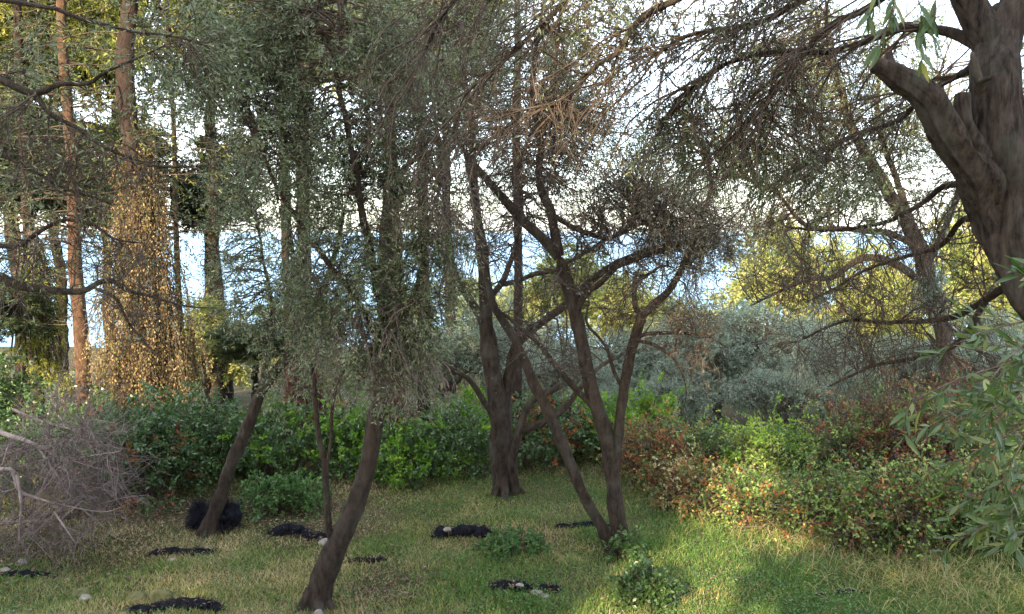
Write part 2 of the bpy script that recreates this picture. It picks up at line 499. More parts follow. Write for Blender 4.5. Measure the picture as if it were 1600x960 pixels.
def leaf_quads(pos, d, L, Wd, rng, flat=0.0, tri=False):
    """one pointed face per leaf: a bent kite close by, a triangle far off"""
    d = norm(d)
    r = rng.normal(size=d.shape) + np.array([0, 0, flat])
    nrm = norm(r - (r * d).sum(-1, keepdims=True) * d)
    side = np.cross(d, nrm)
    L = L[:, None]; Wd = Wd[:, None]
    if tri:
        m = pos + d * L * 0.2
        V = np.stack([m + side * Wd * 0.6, pos + d * L, m - side * Wd * 0.6], 1).reshape(-1, 3)
        return V, np.arange(len(pos) * 3).reshape(-1, 3)
    m = pos + d * L * 0.5 + nrm * L * 0.06
    V = np.stack([pos, m + side * Wd * 0.5, pos + d * L - nrm * L * 0.05, m - side * Wd * 0.5], 1).reshape(-1, 3)
    F = np.arange(len(pos) * 4).reshape(-1, 4)
    return V, F


class Plant:
    def __init__(self, name, label, cat, base, seed, group=None):
        self.rng = np.random.default_rng(seed)
        self.base = np.array(base, float)
        self.root = thing(name, base, label, cat, group)
        self.limbs = []            # (P, R) resampled
        self.lv, self.lf, self.la, self.ln = {}, {}, {}, {}
        self.tri = False
        self.tw = []

    # --- thick wood traced limb by limb
    def limb(self, pts, rad, name='trunk', mat='bark', flute=0.22, sides=None, wob=0.05, show=True, cap=False):
        r0 = max(rad)
        P, R = resample(pts, rad, step=max(0.03, r0 * (0.75 if (sides or 0) < 40 else 0.16)))
        if wob:
            n = len(P)
            k = max(3, n // 5)
            w = self.rng.normal(size=(k, 3))
            xi = np.linspace(0, k - 1, n)
            W = np.stack([np.interp(xi, np.arange(k), w[:, c]) for c in range(3)], -1)
            fade = np.minimum(1, np.arange(n) / max(1, n * 0.12))[:, None]
            P = P + W * wob * R.mean() * 4 * fade
        self.limbs.append((P, R))
        if show:
            S = sides or (20 if r0 > 0.09 else 12 if r0 > 0.04 else 7)
            V, Fs = tubes(P[None], R[None], S, self.rng, flute=flute, tip=not cap)
            if cap:
                Fs.append(np.arange(len(V) - S, len(V))[None, :])
            return self._wood(name, V, Fs, mat)

    def _wood(self, name, V, Fs, mat):
        self.__dict__.setdefault('wood', {}).setdefault((name, mat), []).append((V, Fs))

    def twigs(self, P, R, S=3, mat='twig', name='branches'):
        V, Fs = tubes(P, R, S, self.rng, tip=True)
        self._wood(name, V, Fs, mat)

    # --- branches from the traced limbs to a foliage clump
    def attract(self, ends, r0=0.014, K=8, wig=0.05, up_bias=0.0, which=None, sag=0.0):
        rng = self.rng
        lim = self.limbs if which is None else [self.limbs[i] for i in which]
        A = np.vstack([p[int(len(p) * 0.25):] for p, _ in lim])
        RA = np.concatenate([r[int(len(r) * 0.25):] for _, r in lim])
        TA = np.vstack([norm(np.gradient(p, axis=0))[int(len(p) * 0.25):] for p, _ in lim])
        D = np.linalg.norm(A[None] - ends[:, None], axis=-1)
        D = D * rng.uniform(0.8, 1.35, D.shape)
        D = D + np.maximum(0, A[None, :, 2] - ends[:, None, 2]) * up_bias
        j = D.argmin(1)
        s, T = A[j], TA[j]
        L = np.linalg.norm(ends - s, axis=1, keepdims=True)
        c1 = s + T * L * 0.35
        c2 = ends - norm(ends - s) * L * 0.25 + np.array([0, 0, 1.0]) * L * sag
        t = np.linspace(0, 1, K)[None, :, None]
        P = (1 - t) ** 3 * s[:, None] + 3 * (1 - t) ** 2 * t * c1[:, None] + 3 * (1 - t) * t ** 2 * c2[:, None] + t ** 3 * ends[:, None]
        n = np.cumsum(rng.normal(size=P.shape), 1) * wig * L[:, None] * 0.5
        n -= n[:, :1]
        P = P + n
        rs = np.minimum(r0 * (0.6 + 0.5 * L[:, 0]), RA[j] * 0.75)
        R = rs[:, None] * np.linspace(1, 0.35, K)[None]
        return P, R

    # --- one clump of foliage: branch > side branch > twig > leaves
    def clump(self, c, r, nb, mat='olive', n1=5, l1=0.4, n2=4, l2=0.18, nl=9, leaf=(0.05, 0.011), grav=0.12,
              r0=0.014, twig_mat='twig', draw2=True, which=None, vbias=0.0, flat=0.4, wig=0.05, shell=0.0, S1=4, K2=3, sag=0.0, vspread=0.30, lname='crown', up=0.2):
        rng = self.rng
        q = norm(rng.normal(size=(nb, 3))) * (rng.uniform(shell, 1, (nb, 1)) ** (1 / 3))
        ends = np.asarray(c)[None] + q * np.asarray(r)[None]
        P, R = self.attract(ends, r0=r0, which=which, wig=wig, sag=sag)
        self.twigs(P, R, S1, twig_mat)
        s, d, idx, t = sprout(P, n1, rng, 0.35, 1.0, (0.4, 1.1), up=up)
        L = l1 * rng.uniform(0.5, 1.3, len(s))
        P1 = grow(s, d, L, 4, rng, 0.25, grav * 1.3)
        R1 = (r0 * 0.32 * np.ones(len(s)))[:, None] * np.linspace(1, 0.45, 4)[None]
        self.twigs(P1, R1, 3, twig_mat)
        s2, d2, idx2, t2 = sprout(P1, n2, rng, 0.2, 1.0, (0.3, 1.0), up=up * 0.6)
        P2 = grow(s2, d2, l2 * rng.uniform(0.5, 1.4, len(s2)), K2, rng, 0.2, grav * 1.5)
        if draw2:
            Pd = P2[::2] if nl >= 5 else P2              # inside dense leaf half the twigs never show
            R2 = np.full((len(Pd), 1), r0 * 0.15) * np.linspace(1, 0.5, K2)[None]
            self.twigs(Pd, R2, 3, twig_mat)
        if nl > 0:
            for PP, cnt in ((P2, nl), (P1, max(1, nl // 3))):
                s3, d3, i3, _ = sprout(PP, cnt, rng, 0.05, 1.0, (0.35, 1.15), up=0.15)
                self.leaves(s3, d3, leaf, mat, vbias, flat, vspread, lname, group=i3)

    def leaves(self, s, d, leaf, mat, vbias=0.0, flat=0.4, vspread=0.30, lname='crown', group=None):
        rng = self.rng
        L = leaf[0] * rng.uniform(0.55, 1.3, len(s)); Wd = leaf[1] * rng.uniform(0.7, 1.25, len(s))
        V, F = leaf_quads(s, d, L, Wd, rng, flat, self.tri)
        base_v = 0.45 + vbias + rng.normal(0, vspread * 0.6, len(s))
        if group is not None:
            base_v = base_v + rng.normal(0, vspread * 0.6, group.max() + 1)[group]
        a = np.clip(base_v, 0.0, 1.0)
        key = (lname, mat)
        n = self.ln.get(key, 0)
        self.lv.setdefault(key, []).append(V); self.lf.setdefault(key, []).append(F + n)
        self.la.setdefault(key, []).append(np.repeat(a, 3 if self.tri else 4)); self.ln[key] = n + len(V)

    def finish(self):
        obs = []
        for (name, mat), parts in self.__dict__.get('wood', {}).items():
            Vs, Fs, n = [], [], 0
            for V, F in parts:
                Vs.append(V)
                Fs += [f + n for f in F]
                n += len(V)
            by = {}
            for f in Fs:
                by.setdefault(f.shape[1], []).append(f)
            o = mesh_from(name, np.vstack(Vs), [np.vstack(x) for x in by.values()], M[mat], self.root, self.base, smooth=True)
            if name in ('branches', 'twigs'):
                tag(o, kind='stuff')
            obs.append(o)
        for key in self.lv:
            o = mesh_from(key[0], np.vstack(self.lv[key]), [np.vstack(self.lf[key])], M[key[1]], self.root, self.base, attr=np.concatenate(self.la[key]))
            tag(o, kind='stuff')
            obs.append(o)
        return obs


def trace(pts, Y, w_scale=1.0):
    """[(x, y, width_px[, depth])] of the photograph -> world points and radii"""
    P, R = [], []
    for p in pts:
        d = p[3] if len(p) > 3 else Y
        P.append(at(p[0], p[1], d)); R.append(px(p[2], d) * 0.365 * w_scale)
    return P, R


# ------------------------------------------------------------------ the olive trees of the grove
def gbase(x, y, Y):
    p = at(x, y, Y)
    return np.array([p[0], p[1], float(ground_z(p[0], p[1]))])


def sink(pts, rad, by=0.12):
    """carry a traced trunk down into the soil"""
    p0 = pts[0]
    g = np.array([p0[0], p0[1], float(ground_z(p0[0], p0[1])) - by])
    if p0[2] < g[2] + 0.1:
        pts = list(pts); pts[0] = g
        return pts, rad
    return [g] + list(pts), [rad[0] * 1.15] + list(rad)


def roots(pl, base, r, n, seed, reach=2.4):
    """surface roots spreading from the foot of a trunk"""
    rg = np.random.default_rng(seed)
    for k in range(n):
        a = 6.283 * (k + rg.uniform(-.3, .3)) / n
        d = np.array([math.cos(a), math.sin(a), 0])
        p0 = base + d * r * 0.35 + np.array([0, 0, r * 1.5])
        p1 = base + d * r * 0.95 + np.array([0, 0, r * 0.45])
        p2 = base + d * r * reach * rg.uniform(.7, 1.1)
        p2[2] = ground_z(p2[0], p2[1]) - 0.03
        pl.limb([p0, p1, p2], [r * .45, r * .36, r * .12], flute=0.2, wob=0.04)


def cl(pl, x, y, Y, rx, ry=None, rd=None, nb=20, **kw):
    ry = ry or rx
    rd = rd or rx
    pl.clump(at(x, y, Y), (px(rx, Y), px(rd, Y), px(ry, Y)), nb, **kw)


def front_olive():
    Y = 6.7
    b = gbase(495, 946, Y)
    t = Plant('olive_tree', 'nearest olive with curved leaning trunk and a white stone at its foot', 'tree', b, 11, 'olive trees of the grove')
    P, R = trace([(495, 948, 58), (505, 905, 54), (524, 860, 52), (545, 810, 42), (566, 755, 38), (582, 695, 36), (594, 640, 34), (602, 590, 33), (604, 540, 30), (600, 490, 28)], Y)
    t.limb(*sink(P, R), flute=0.3)
    roots(t, b, 0.12, 5, 3)
    P, R = trace([(600, 495, 24, 6.7), (596, 440, 22, 6.8), (598, 380, 19, 6.9), (604, 330, 17, 7), (625, 275, 14, 7.1), (655, 245, 11, 7.1), (700, 238, 8, 7.0)], Y)
    t.limb(P, R)
    P, R = trace([(601, 500, 22, 6.7), (585, 430, 18, 6.5), (570, 350, 16, 6.3), (556, 270, 14, 6.2), (540, 190, 12, 6.2), (524, 100, 10, 6.2), (540, 0, 8, 6.2), (560, -90, 5, 6.2)], Y)
    t.limb(P, R)
    P, R = trace([(602, 545, 18, 6.7), (570, 490, 15, 6.4), (520, 420, 12, 6.2), (470, 350, 10, 6.1), (430, 290, 7, 6.1), (400, 210, 5, 6.2)], Y)
    t.limb(P, R)
    P, R = trace([(602, 560, 16, 6.7), (630, 500, 13, 6.5), (655, 430, 11, 6.5), (670, 350, 9, 6.6), (690, 290, 6, 6.7)], Y)
    t.limb(P, R)
    # slim stem rising beside it
    P, R = trace([(521, 862, 18), (513, 820, 16), (511, 770, 15), (508, 730, 14), (500, 690, 12), (493, 640, 11), (489, 590, 9), (478, 540, 7), (455, 500, 5)], Y)
    t.limb(P, R, flute=0.12)
    P, R = trace([(509, 735, 9), (517, 690, 8), (519, 640, 8), (528, 600, 7), (545, 570, 5), (575, 545, 4)], Y)
    t.limb(P, R, flute=0.1)
    k = dict(mat='olive', leaf=(0.040, 0.0095), n1=6, l1=0.36, n2=5, l2=0.17, nl=10, grav=0.14)
    cl(t, 570, 545, 6.5, 90, 50, 80, 18, **k)
    cl(t, 660, 530, 6.5, 50, 70, 60, 13, **k)
    cl(t, 490, 500, 6.4, 50, 50, 60, 7, **k)
    cl(t, 590, 430, 6.4, 105, 80, 90, 30, **k)
    cl(t, 490, 400, 6.3, 60, 80, 70, 15, **k)
    cl(t, 500, 280, 6.3, 90, 70, 80, 24, **k)
    cl(t, 600, 270, 6.5, 80, 70, 70, 20, **k)
    cl(t, 665, 400, 6.5, 50, 80, 60, 15, **k)
    cl(t, 480, 200, 6.2, 80, 60, 80, 20, vbias=0.1, **k)
    cl(t, 520, 100, 6.2, 110, 70, 90, 20, **k)
    cl(t, 390, 130, 6.2, 90, 60, 80, 18, **k)
    cl(t, 330, 70, 6.3, 70, 60, 80, 14, **k)
    cl(t, 400, 20, 6.3, 100, 60, 80, 15, **k)
    cl(t, 640, 130, 6.6, 70, 70, 70, 14, **k)
    cl(t, 560, 10, 6.2, 120, 70, 90, 15, **k)
    # grey twiggy fringe with few leaves under the crown
    kb = dict(mat='olive', leaf=(0.04, 0.01), n1=6, l1=0.45, n2=4, l2=0.22, nl=2, grav=0.30, twig_mat='brush')
    cl(t, 610, 570, 6.4, 80, 40, 50, 8, **kb)
    cl(t, 570, 500, 6.25, 100, 80, 40, 9, **kb)
    cl(t, 680, 330, 6.5, 60, 80, 60, 18, **kb)
    kb['twig_mat'] = 'twig'
    cl(t, 420, 190, 6.3, 100, 50, 60, 20, **kb)
    cl(t, 600, 200, 6.5, 80, 80, 60, 18, **kb)
    t.finish()


def leaning_olive():
    Y = 8.7
    b = gbase(325, 828, Y)
    t = Plant('olive_tree', 'slim olive leaning to the right with black netting bundled round its foot', 'tree', b, 12, 'olive trees of the grove')
    P, R = trace([(325, 830, 36), (336, 795, 30), (352, 750, 27), (370, 705, 26), (388, 662, 25), (404, 622, 23), (432, 580, 22), (462, 540, 20), (490, 485, 17), (512, 435, 14), (528, 380, 10), (540, 320, 7)], Y)
    t.limb(*sink(P, R), flute=0.2)
    roots(t, b, 0.09, 4, 8)
    P, R = trace([(404, 622, 14), (416, 570, 12), (425, 520, 10), (422, 460, 8), (410, 400, 7), (400, 330, 5)], Y)
    t.limb(P, R)
    P, R = trace([(462, 540, 12), (455, 480, 11), (458, 420, 10), (452, 350, 9), (450, 270, 8), (445, 200, 6)], Y)
    t.limb(P, R)
    k = dict(mat='olive', leaf=(0.05, 0.0125), n1=5, l1=0.42, n2=4, l2=0.2, nl=7, grav=0.12, vbias=0.05)
    for x, y, rx, ry, nb in ((455, 530, 50, 40, 10), (400, 480, 50, 45, 12), (450, 440, 60, 50, 13), (385, 390, 50, 50, 10), (440, 330, 60, 60, 13), (500, 500, 40, 60, 14), (420, 250, 60, 50, 16), (350, 430, 40, 70, 8), (365, 300, 60, 50, 8), (470, 580, 40, 30, 5)):
        cl(t, x, y, 8.6, rx, ry, 70, nb, **k)
    t.finish()


def centre_olive():
    Y = 10.2
    b = gbase(790, 772, Y)
    t = Plant('olive_tree', 'olive with thick dark double trunk standing before the hedge in the middle', 'tree', b, 13, 'olive trees of the grove')
    P, R = trace([(785, 775, 48), (783, 745, 40), (780, 700, 38), (777, 650, 38), (770, 600, 38), (764, 550, 36), (760, 510, 32), (758, 470, 26), (756, 430, 22), (750, 380, 19), (745, 320, 17), (738, 260, 15), (734, 180, 13), (720, 90, 10), (712, 0, 7), (700, -80, 5)], Y)
    t.limb(*sink(P, R), flute=0.3)
    roots(t, b, 0.16, 5, 5, 1.8)
    P, R = trace([(802, 772, 34, 10.25), (797, 735, 26, 10.3), (793, 690, 24, 10.3), (790, 640, 26, 10.3), (793, 600, 26, 10.3), (800, 570, 24, 10.3), (812, 535, 22, 10.3), (845, 505, 18, 10.4), (880, 480, 16, 10.5), (915, 445, 15, 10.6), (955, 415, 13, 10.6), (1000, 395, 11, 10.6), (1060, 380, 9, 10.6), (1130, 372, 6, 10.5)], Y)
    t.limb(P, R, flute=0.25)
    P, R = trace([(760, 512, 22), (742, 480, 18), (726, 455, 16), (708, 420, 14), (698, 370, 13), (696, 310, 12), (690, 260, 10), (680, 180, 8), (668, 100, 6)], Y)
    t.limb(P, R)
    P, R = trace([(806, 765, 20, 10.1), (801, 720, 19, 10.0), (806, 690, 18, 9.95), (812, 668, 17, 9.9), (820, 645, 15, 9.85), (831, 628, 14, 9.8), (850, 617, 14, 9.75), (867, 608, 13, 9.7), (879, 601, 12, 9.7)], Y)
    t.limb(P, R, flute=0.25, cap=True)
    P, R = trace([(809, 678, 15, 9.95), (822, 670, 15, 9.9), (845, 661, 15, 9.8), (868, 650, 14, 9.8), (888, 630, 13, 9.8), (908, 605, 11, 9.8), (935, 575, 9, 9.9), (970, 555, 7, 10), (1010, 520, 5, 10)], Y)
    t.limb(P, R)
    P, R = trace([(769, 650, 15, 10.1), (752, 618, 13, 10.0), (730, 592, 12, 9.9), (706, 578, 9, 9.8), (672, 556, 6, 9.7), (640, 545, 4, 9.6)], Y)
    t.limb(P, R)
    P, R = trace([(762, 470, 14), (785, 440, 12), (800, 400, 11), (815, 340, 10), (812, 260, 8), (840, 190, 6)], Y)
    t.limb(P, R)
    P, R = trace([(780, 446, 13, 10.2), (805, 440, 12, 10.3), (830, 430, 11, 10.4), (870, 420, 9, 10.4), (930, 385, 7, 10.5), (990, 350, 5, 10.5)], Y)
    t.limb(P, R)
    # mostly bare crown: thin wood, sparse leaf
    kb = dict(mat='olive_brown', leaf=(0.045, 0.011), n1=6, l1=0.55, n2=3, l2=0.25, nl=1, grav=0.06, r0=0.018)
    for x, y, rx, ry, nb in ((760, 330, 100, 90, 34), (720, 430, 60, 60, 18), (850, 330, 90, 80, 30), (950, 370, 90, 60, 26), (1040, 400, 90, 50, 26), (700, 250, 90, 90, 24), (800, 200, 100, 90, 26), (900, 260, 90, 80, 24), (980, 300, 80, 70, 20), (660, 130, 80, 90, 18), (960, 200, 90, 80, 16), (860, 470, 70, 50, 12), (900, 560, 70, 40, 8)):
        cl(t, x, y, 10.2, rx, ry, 80, nb, **kb)
    k = dict(mat='olive', leaf=(0.05, 0.012), n1=5, l1=0.45, n2=4, l2=0.2, nl=6, grav=0.1)
    for x, y, rx, ry, nb, mt in ((720, 160, 110, 90, 22, 'olive'), (820, 120, 100, 80, 20, 'olive'), (940, 110, 90, 80, 18, 'olive_brown'), (1020, 240, 80, 70, 18, 'olive_brown'), (880, 40, 100, 60, 18, 'olive'), (690, 60, 100, 60, 20, 'olive'), (640, 200, 70, 80, 16, 'olive_brown'), (900, 220, 80, 70, 10, 'olive'), (1060, 340, 70, 50, 18, 'olive_brown'), (780, 0, 120, 60, 18, 'olive')):
        k['mat'] = mt
        cl(t, x, y, 10.2, rx, ry, 80, nb, **k)
    t.finish()


def forked_olive():
    Y = 8.0
    b = gbase(967, 866, Y)
    t = Plant('olive_tree', 'olive forking in a wide V from the ground, bark warm where sun hits', 'tree', b, 14, 'olive trees of the grove')
    P, R = trace([(978, 866, 46), (972, 820, 37), (965, 770, 34), (957, 725, 33), (948, 685, 32), (935, 640, 31), (921, 585, 30), (907, 525, 29), (894, 475, 28), (882, 430, 26), (872, 397, 25)], Y)
    t.limb(*sink(P, R), flute=0.2)
    P, R = trace([(955, 866, 32), (944, 828, 25), (922, 790, 24), (902, 750, 23), (886, 712, 23), (868, 668, 24), (852, 632, 24), (834, 600, 22), (818, 560, 20), (800, 522, 19), (782, 495, 17), (768, 470, 16), (760, 430, 14), (757, 390, 13), (748, 345, 12), (738, 290, 10), (725, 230, 8)], Y)
    t.limb(*sink(P, R), flute=0.2)
    roots(t, b, 0.11, 4, 6, 1.8)
    P, R = trace([(874, 402, 24), (855, 380, 22), (835, 360, 21), (815, 340, 20), (788, 310, 18), (762, 282, 16), (740, 258, 13), (715, 222, 10), (690, 190, 7)], Y)
    t.limb(P, R)
    P, R = trace([(873, 400, 22), (868, 365, 21), (860, 330, 20), (847, 300, 18), (842, 262, 16), (846, 225, 14), (838, 190, 13), (830, 140, 10), (838, 80, 8), (850, 0, 6), (860, -80, 4)], Y)
    t.limb(P, R)
    P, R = trace([(960, 725, 24), (966, 680, 23), (972, 635, 22), (978, 590, 22), (985, 545, 22), (994, 512, 23), (1004, 490, 21)], Y)
    t.limb(P, R, flute=0.2)
    P, R = trace([(1000, 498, 18), (1020, 478, 17), (1042, 458, 16), (1058, 432, 14), (1070, 405, 13), (1085, 375, 12), (1102, 335, 10), (1110, 290, 8), (1104, 240, 6)], Y)
    t.limb(P, R)
    P, R = trace([(1000, 495, 14), (993, 478, 12), (990, 455, 10), (996, 440, 9), (1012, 428, 8), (1035, 415, 6), (1055, 420, 4)], Y)
    t.limb(P, R)
    P, R = trace([(930, 640, 14), (912, 620, 13), (892, 600, 12), (868, 570, 11), (845, 540, 10), (815, 512, 9), (788, 492, 7), (760, 478, 5)], Y)
    t.limb(P, R)
    P, R = trace([(898, 490, 14), (916, 460, 14), (940, 440, 12), (962, 418, 11), (990, 408, 10), (1025, 392, 9), (1062, 384, 7), (1110, 378, 5)], Y)
    t.limb(P, R)
    P, R = trace([(985, 532, 10), (1010, 522, 9), (1040, 520, 8), (1075, 522, 7), (1110, 527, 5), (1140, 545, 3)], Y)
    t.limb(P, R)
    P, R = trace([(984, 535, 9), (1012, 535, 8), (1038, 548, 7), (1060, 572, 5), (1072, 610, 3), (1066, 650, 2)], Y)
    t.limb(P, R)
    P, R = trace([(974, 610, 9), (960, 580, 8), (945, 540, 7), (918, 505, 6), (920, 470, 4)], Y)
    t.limb(P, R)
    P, R = trace([(905, 530, 10), (890, 560, 4), (880, 575, 3)], Y)
    P, R = trace([(862, 335, 12), (885, 350, 11), (910, 362, 10), (950, 372, 8), (1000, 352, 6), (1050, 345, 4)], Y)
    t.limb(P, R)
    kb = dict(mat='olive_brown', leaf=(0.04, 0.010), n1=6, l1=0.42, n2=4, l2=0.2, nl=1, grav=0.10, r0=0.014)
    for x, y, rx, ry, nb in ((1040, 460, 90, 60, 18), (960, 440, 80, 60, 14), (1060, 520, 70, 40, 12), (820, 420, 70, 70, 14), (920, 340, 100, 70, 28), (850, 250, 80, 70, 24), (760, 230, 80, 70, 24), (940, 230, 90, 80, 22), (1010, 180, 80, 80, 16), (870, 560, 60, 40, 8), (1090, 330, 50, 60, 10)):
        cl(t, x, y, 8.0, rx, ry, 90, nb, **kb)
    k = dict(mat='olive_brown', leaf=(0.045, 0.011), n1=6, l1=0.36, n2=5, l2=0.17, nl=6, grav=0.16)
    for x, y, rx, ry, nb in ((1060, 340, 80, 45, 36), (1010, 290, 60, 50, 16), (1100, 380, 60, 40, 14)):
        cl(t, x, y, 8.0, rx, ry, 70, nb, **k)
    k['mat'] = 'olive'
    for x, y, rx, ry, nb in ((840, 90, 100, 70, 14), (740, 130, 80, 70, 14), (930, 160, 80, 70, 10), (860, 0, 120, 60, 14)):
        cl(t, x, y, 8.0, rx, ry, 80, nb, **k)
    t.finish()


def near_leaf_mesh(L=0.075, Wd=0.017):
    """a single folded lanceolate olive leaf along +X, 16 triangles"""
    xs = [0, 0.12, 0.32, 0.6, 0.85, 1.0]
    ws = [0.10, 0.55, 1.0, 0.95, 0.5, 0.04]
    V, F = [], []
    for k, (x, w) in enumerate(zip(xs, ws)):
        z = -0.10 * L * x * x
        V += [(x * L, -w * Wd / 2, z + w * Wd * 0.18), (x * L, 0, z), (x * L, w * Wd / 2, z + w * Wd * 0.18)]
        if k:
            a = 3 * (k - 1)
            F += [(a, a + 3, a + 4, a + 1), (a + 1, a + 4, a + 5, a + 2)]
    return np.array(V, float), np.array(F)


def leaf_variants():
    out = []
    for k, v in enumerate((0.05, 0.25, 0.45, 0.6, 0.8, 1.0)):
        V, F = near_leaf_mesh(0.07 + 0.006 * (k % 3), 0.016 + 0.0015 * (k % 2))
        me = bpy.data.meshes.new('leaf')
        me.from_pydata(V.tolist(), [], F.tolist())
        me.polygons.foreach_set('use_smooth', np.ones(len(F), dtype=bool))
        a = me.attributes.new('v', 'FLOAT', 'POINT')
        a.data.foreach_set('value', np.full(len(V), v, np.float32))
        me.materials.append(M['olive_near'])
        out.append(me)
    return out


LEAF_MESHES = leaf_variants()


def place_leaves(root, base, s, d, rng, name='leaf', scale=1.0):
    """each big near leaf is an object of its own, sharing mesh data"""
    from mathutils import Matrix
    d = norm(d)
    r = rng.normal(size=d.shape) * 0.6 + np.array([0, -0.3, 1.0])
    nrm = norm(r - (r * d).sum(-1, keepdims=True) * d)
    side = np.cross(nrm, d)
    for i in range(len(s)):
        o = bpy.data.objects.new(name, LEAF_MESHES[int(rng.choice(6, p=[.2, .26, .24, .16, .09, .05]))])
        sc = scale * rng.uniform(0.75, 1.2)
        m = np.eye(4)
        m[:3, 0] = d[i] * sc; m[:3, 1] = side[i] * sc; m[:3, 2] = nrm[i] * sc
        m[:3, 3] = s[i] - base
        o.matrix_local = Matrix(m.tolist())
        COL.objects.link(o)
        o.parent = root


def near_right_olive():
    Y = 4.5
    top = at(1900, 900, Y)
    b = np.array([top[0] + 0.05, Y, float(ground_z(top[0], Y))])
    t = Plant('olive_tree', 'huge old olive at the right edge with sawn-off limb and dark drooping twigs', 'tree', b, 15, 'olive trees of the grove')
    P, R = trace([(1900, 900, 170), (1800, 660, 150), (1715, 560, 135), (1652, 470, 120), (1608, 397, 110), (1578, 345, 106), (1559, 295, 102), (1548, 245, 92), (1542, 195, 80), (1540, 145, 72), (1545, 98, 70), (1555, 62, 70), (1561, 36, 56), (1565, 18, 34), (1568, 4, 12)], Y, 1.26)
    P[0] = b - np.array([0, 0, 0.15])
    t.limb(P, R, mat='bark_big', flute=0.19, sides=72)
    P, R = trace([(1556, 62, 58), (1530, 20, 52), (1505, -30, 46), (1480, -100, 40), (1450, -200, 30)], Y, 1.18)
    t.limb(P, R, mat='bark_big', flute=0.22, sides=44)
    P, R = trace([(1566, 55, 58), (1588, 15, 54), (1612, -30, 50), (1650, -110, 40), (1700, -220, 30)], Y, 1.18)
    t.limb(P, R, mat='bark_big', flute=0.22, sides=44)
    P, R = trace([(1590, 400, 56, 4.52), (1562, 338, 66, 4.48), (1532, 282, 62, 4.43), (1499, 230, 55, 4.38), (1468, 180, 50, 4.33), (1440, 142, 46, 4.3), (1415, 118, 44, 4.3), (1388, 106, 36, 4.3), (1357, 99, 24, 4.3)], Y, 1.18)
    t.limb(P, R, name='sawn_limb', mat='bark_big', flute=0.28, sides=44, cap=True)
    P, R = trace([(1400, 116, 26, 4.3), (1391, 98, 20, 4.3), (1388, 84, 15, 4.3)], Y, 1.18)
    t.limb(P, R, name='sawn_limb', mat='bark_big', flute=0.3, cap=True)
    P, R = trace([(1535, 250, 34, 4.36), (1514, 205, 32, 4.32), (1506, 168, 30, 4.32), (1506, 146, 26, 4.32)], Y, 1.18)
    t.limb(P, R, name='stub', mat='bark_big', flute=0.3, cap=True)
    P, R = trace([(1546, 172, 16, 4.50), (1533, 136, 19, 4.40), (1523, 108, 15, 4.365), (1517, 92, 11, 4.35), (1514, 86, 7, 4.35)], Y)
    t.limb(P, R, name='broken_snag', mat='bark_pale', flute=0.4, cap=True, wob=0.12)
    P, R = trace([(1530, 128, 12, 4.3), (1545, 122, 11, 4.24), (1552, 118, 10, 4.2)], Y)
    t.limb(P, R, name='peg', mat='bark_big', flute=0.2, cap=True)
    n_thick = len(t.limbs)
    # limbs reaching left across the top of the view
    L1 = [
        [(1545, 80, 30, 4.5), (1470, 45, 20, 4.7), (1395, 50, 17, 4.9), (1310, 75, 14, 5.0), (1215, 82, 12, 5.1), (1120, 110, 9, 5.2), (1050, 160, 6, 5.2)],
        [(1500, -30, 30, 4.5), (1390, -60, 24, 4.7), (1260, -50, 20, 4.9), (1120, -20, 17, 5.0), (1030, 10, 14, 5.0), (990, 45, 13, 5.0), (962, 85, 12, 5.0), (935, 98, 11, 5.0), (905, 128, 10, 5.0), (865, 160, 9, 5.0), (815, 180, 7, 5.0), (770, 215, 4, 5)],
        [(1260, -50, 18, 4.9), (1090, -70, 17, 5.0), (940, -50, 14, 5.1), (870, 10, 11, 5.1), (842, 45, 10, 5.1), (815, 72, 9, 5.1), (790, 95, 8, 5.1), (745, 130, 6, 5.1), (715, 190, 4, 5.1)],
        [(940, -50, 12, 5.1), (800, -60, 11, 5.2), (730, -20, 9, 5.2), (690, 30, 8, 5.2), (665, 75, 7, 5.2), (645, 115, 5, 5.2)],
        [(1480, -100, 26, 4.5), (1400, -20, 18, 4.6), (1350, 20, 15, 4.7), (1290, 50, 13, 4.8), (1230, 120, 11, 4.9), (1180, 180, 9, 5.0), (1120, 240, 6, 5.0)],
        [(1320, -50, 16, 4.8), (1240, 10, 13, 4.9), (1170, 40, 11, 5.0), (1080, 55, 9, 5.0), (1010, 95, 6, 5.0)],
        [(1530, 100, 24, 4.6), (1490, 120, 14, 4.9), (1440, 150, 12, 5.2), (1400, 190, 10, 5.4), (1330, 210, 8, 5.5), (1270, 260, 6, 5.6)],
        [(1630, 440, 26, 4.6), (1570, 452, 18, 5.0), (1525, 478, 14, 5.2), (1480, 495, 12, 5.4), (1400, 507, 9, 5.5), (1330, 500, 7, 5.6), (1250, 530, 4, 5.6)],
        [(1540, 470, 14, 5.1), (1500, 535, 12, 5.2), (1455, 555, 10, 5.3), (1400, 563, 8, 5.4), (1340, 582, 6, 5.4), (1290, 605, 3, 5.4)],
        [(1552, 300, 22, 4.8), (1490, 290, 14, 5.2), (1440, 320, 11, 5.4), (1380, 350, 9, 5.5), (1310, 360, 7, 5.6), (1230, 355, 4, 5.6)],
        [(1560, 350, 20, 4.8), (1500, 345, 13, 5.2), (1465, 385, 11, 5.4), (1420, 400, 9, 5.5), (1350, 425, 7, 5.6), (1270, 470, 4, 5.6)],
        [(1600, -60, 26, 4.5), (1640, 60, 16, 4.9), (1640, 160, 12, 5.1), (1610, 230, 9, 5.2), (1590, 260, 6, 5.3)],
    ]
    for q in L1:
        P, R = trace(q, Y)
        t.limb(P, R, flute=0.12, wob=0.12, mat='bark')
    idx = list(range(n_thick, len(t.limbs)))
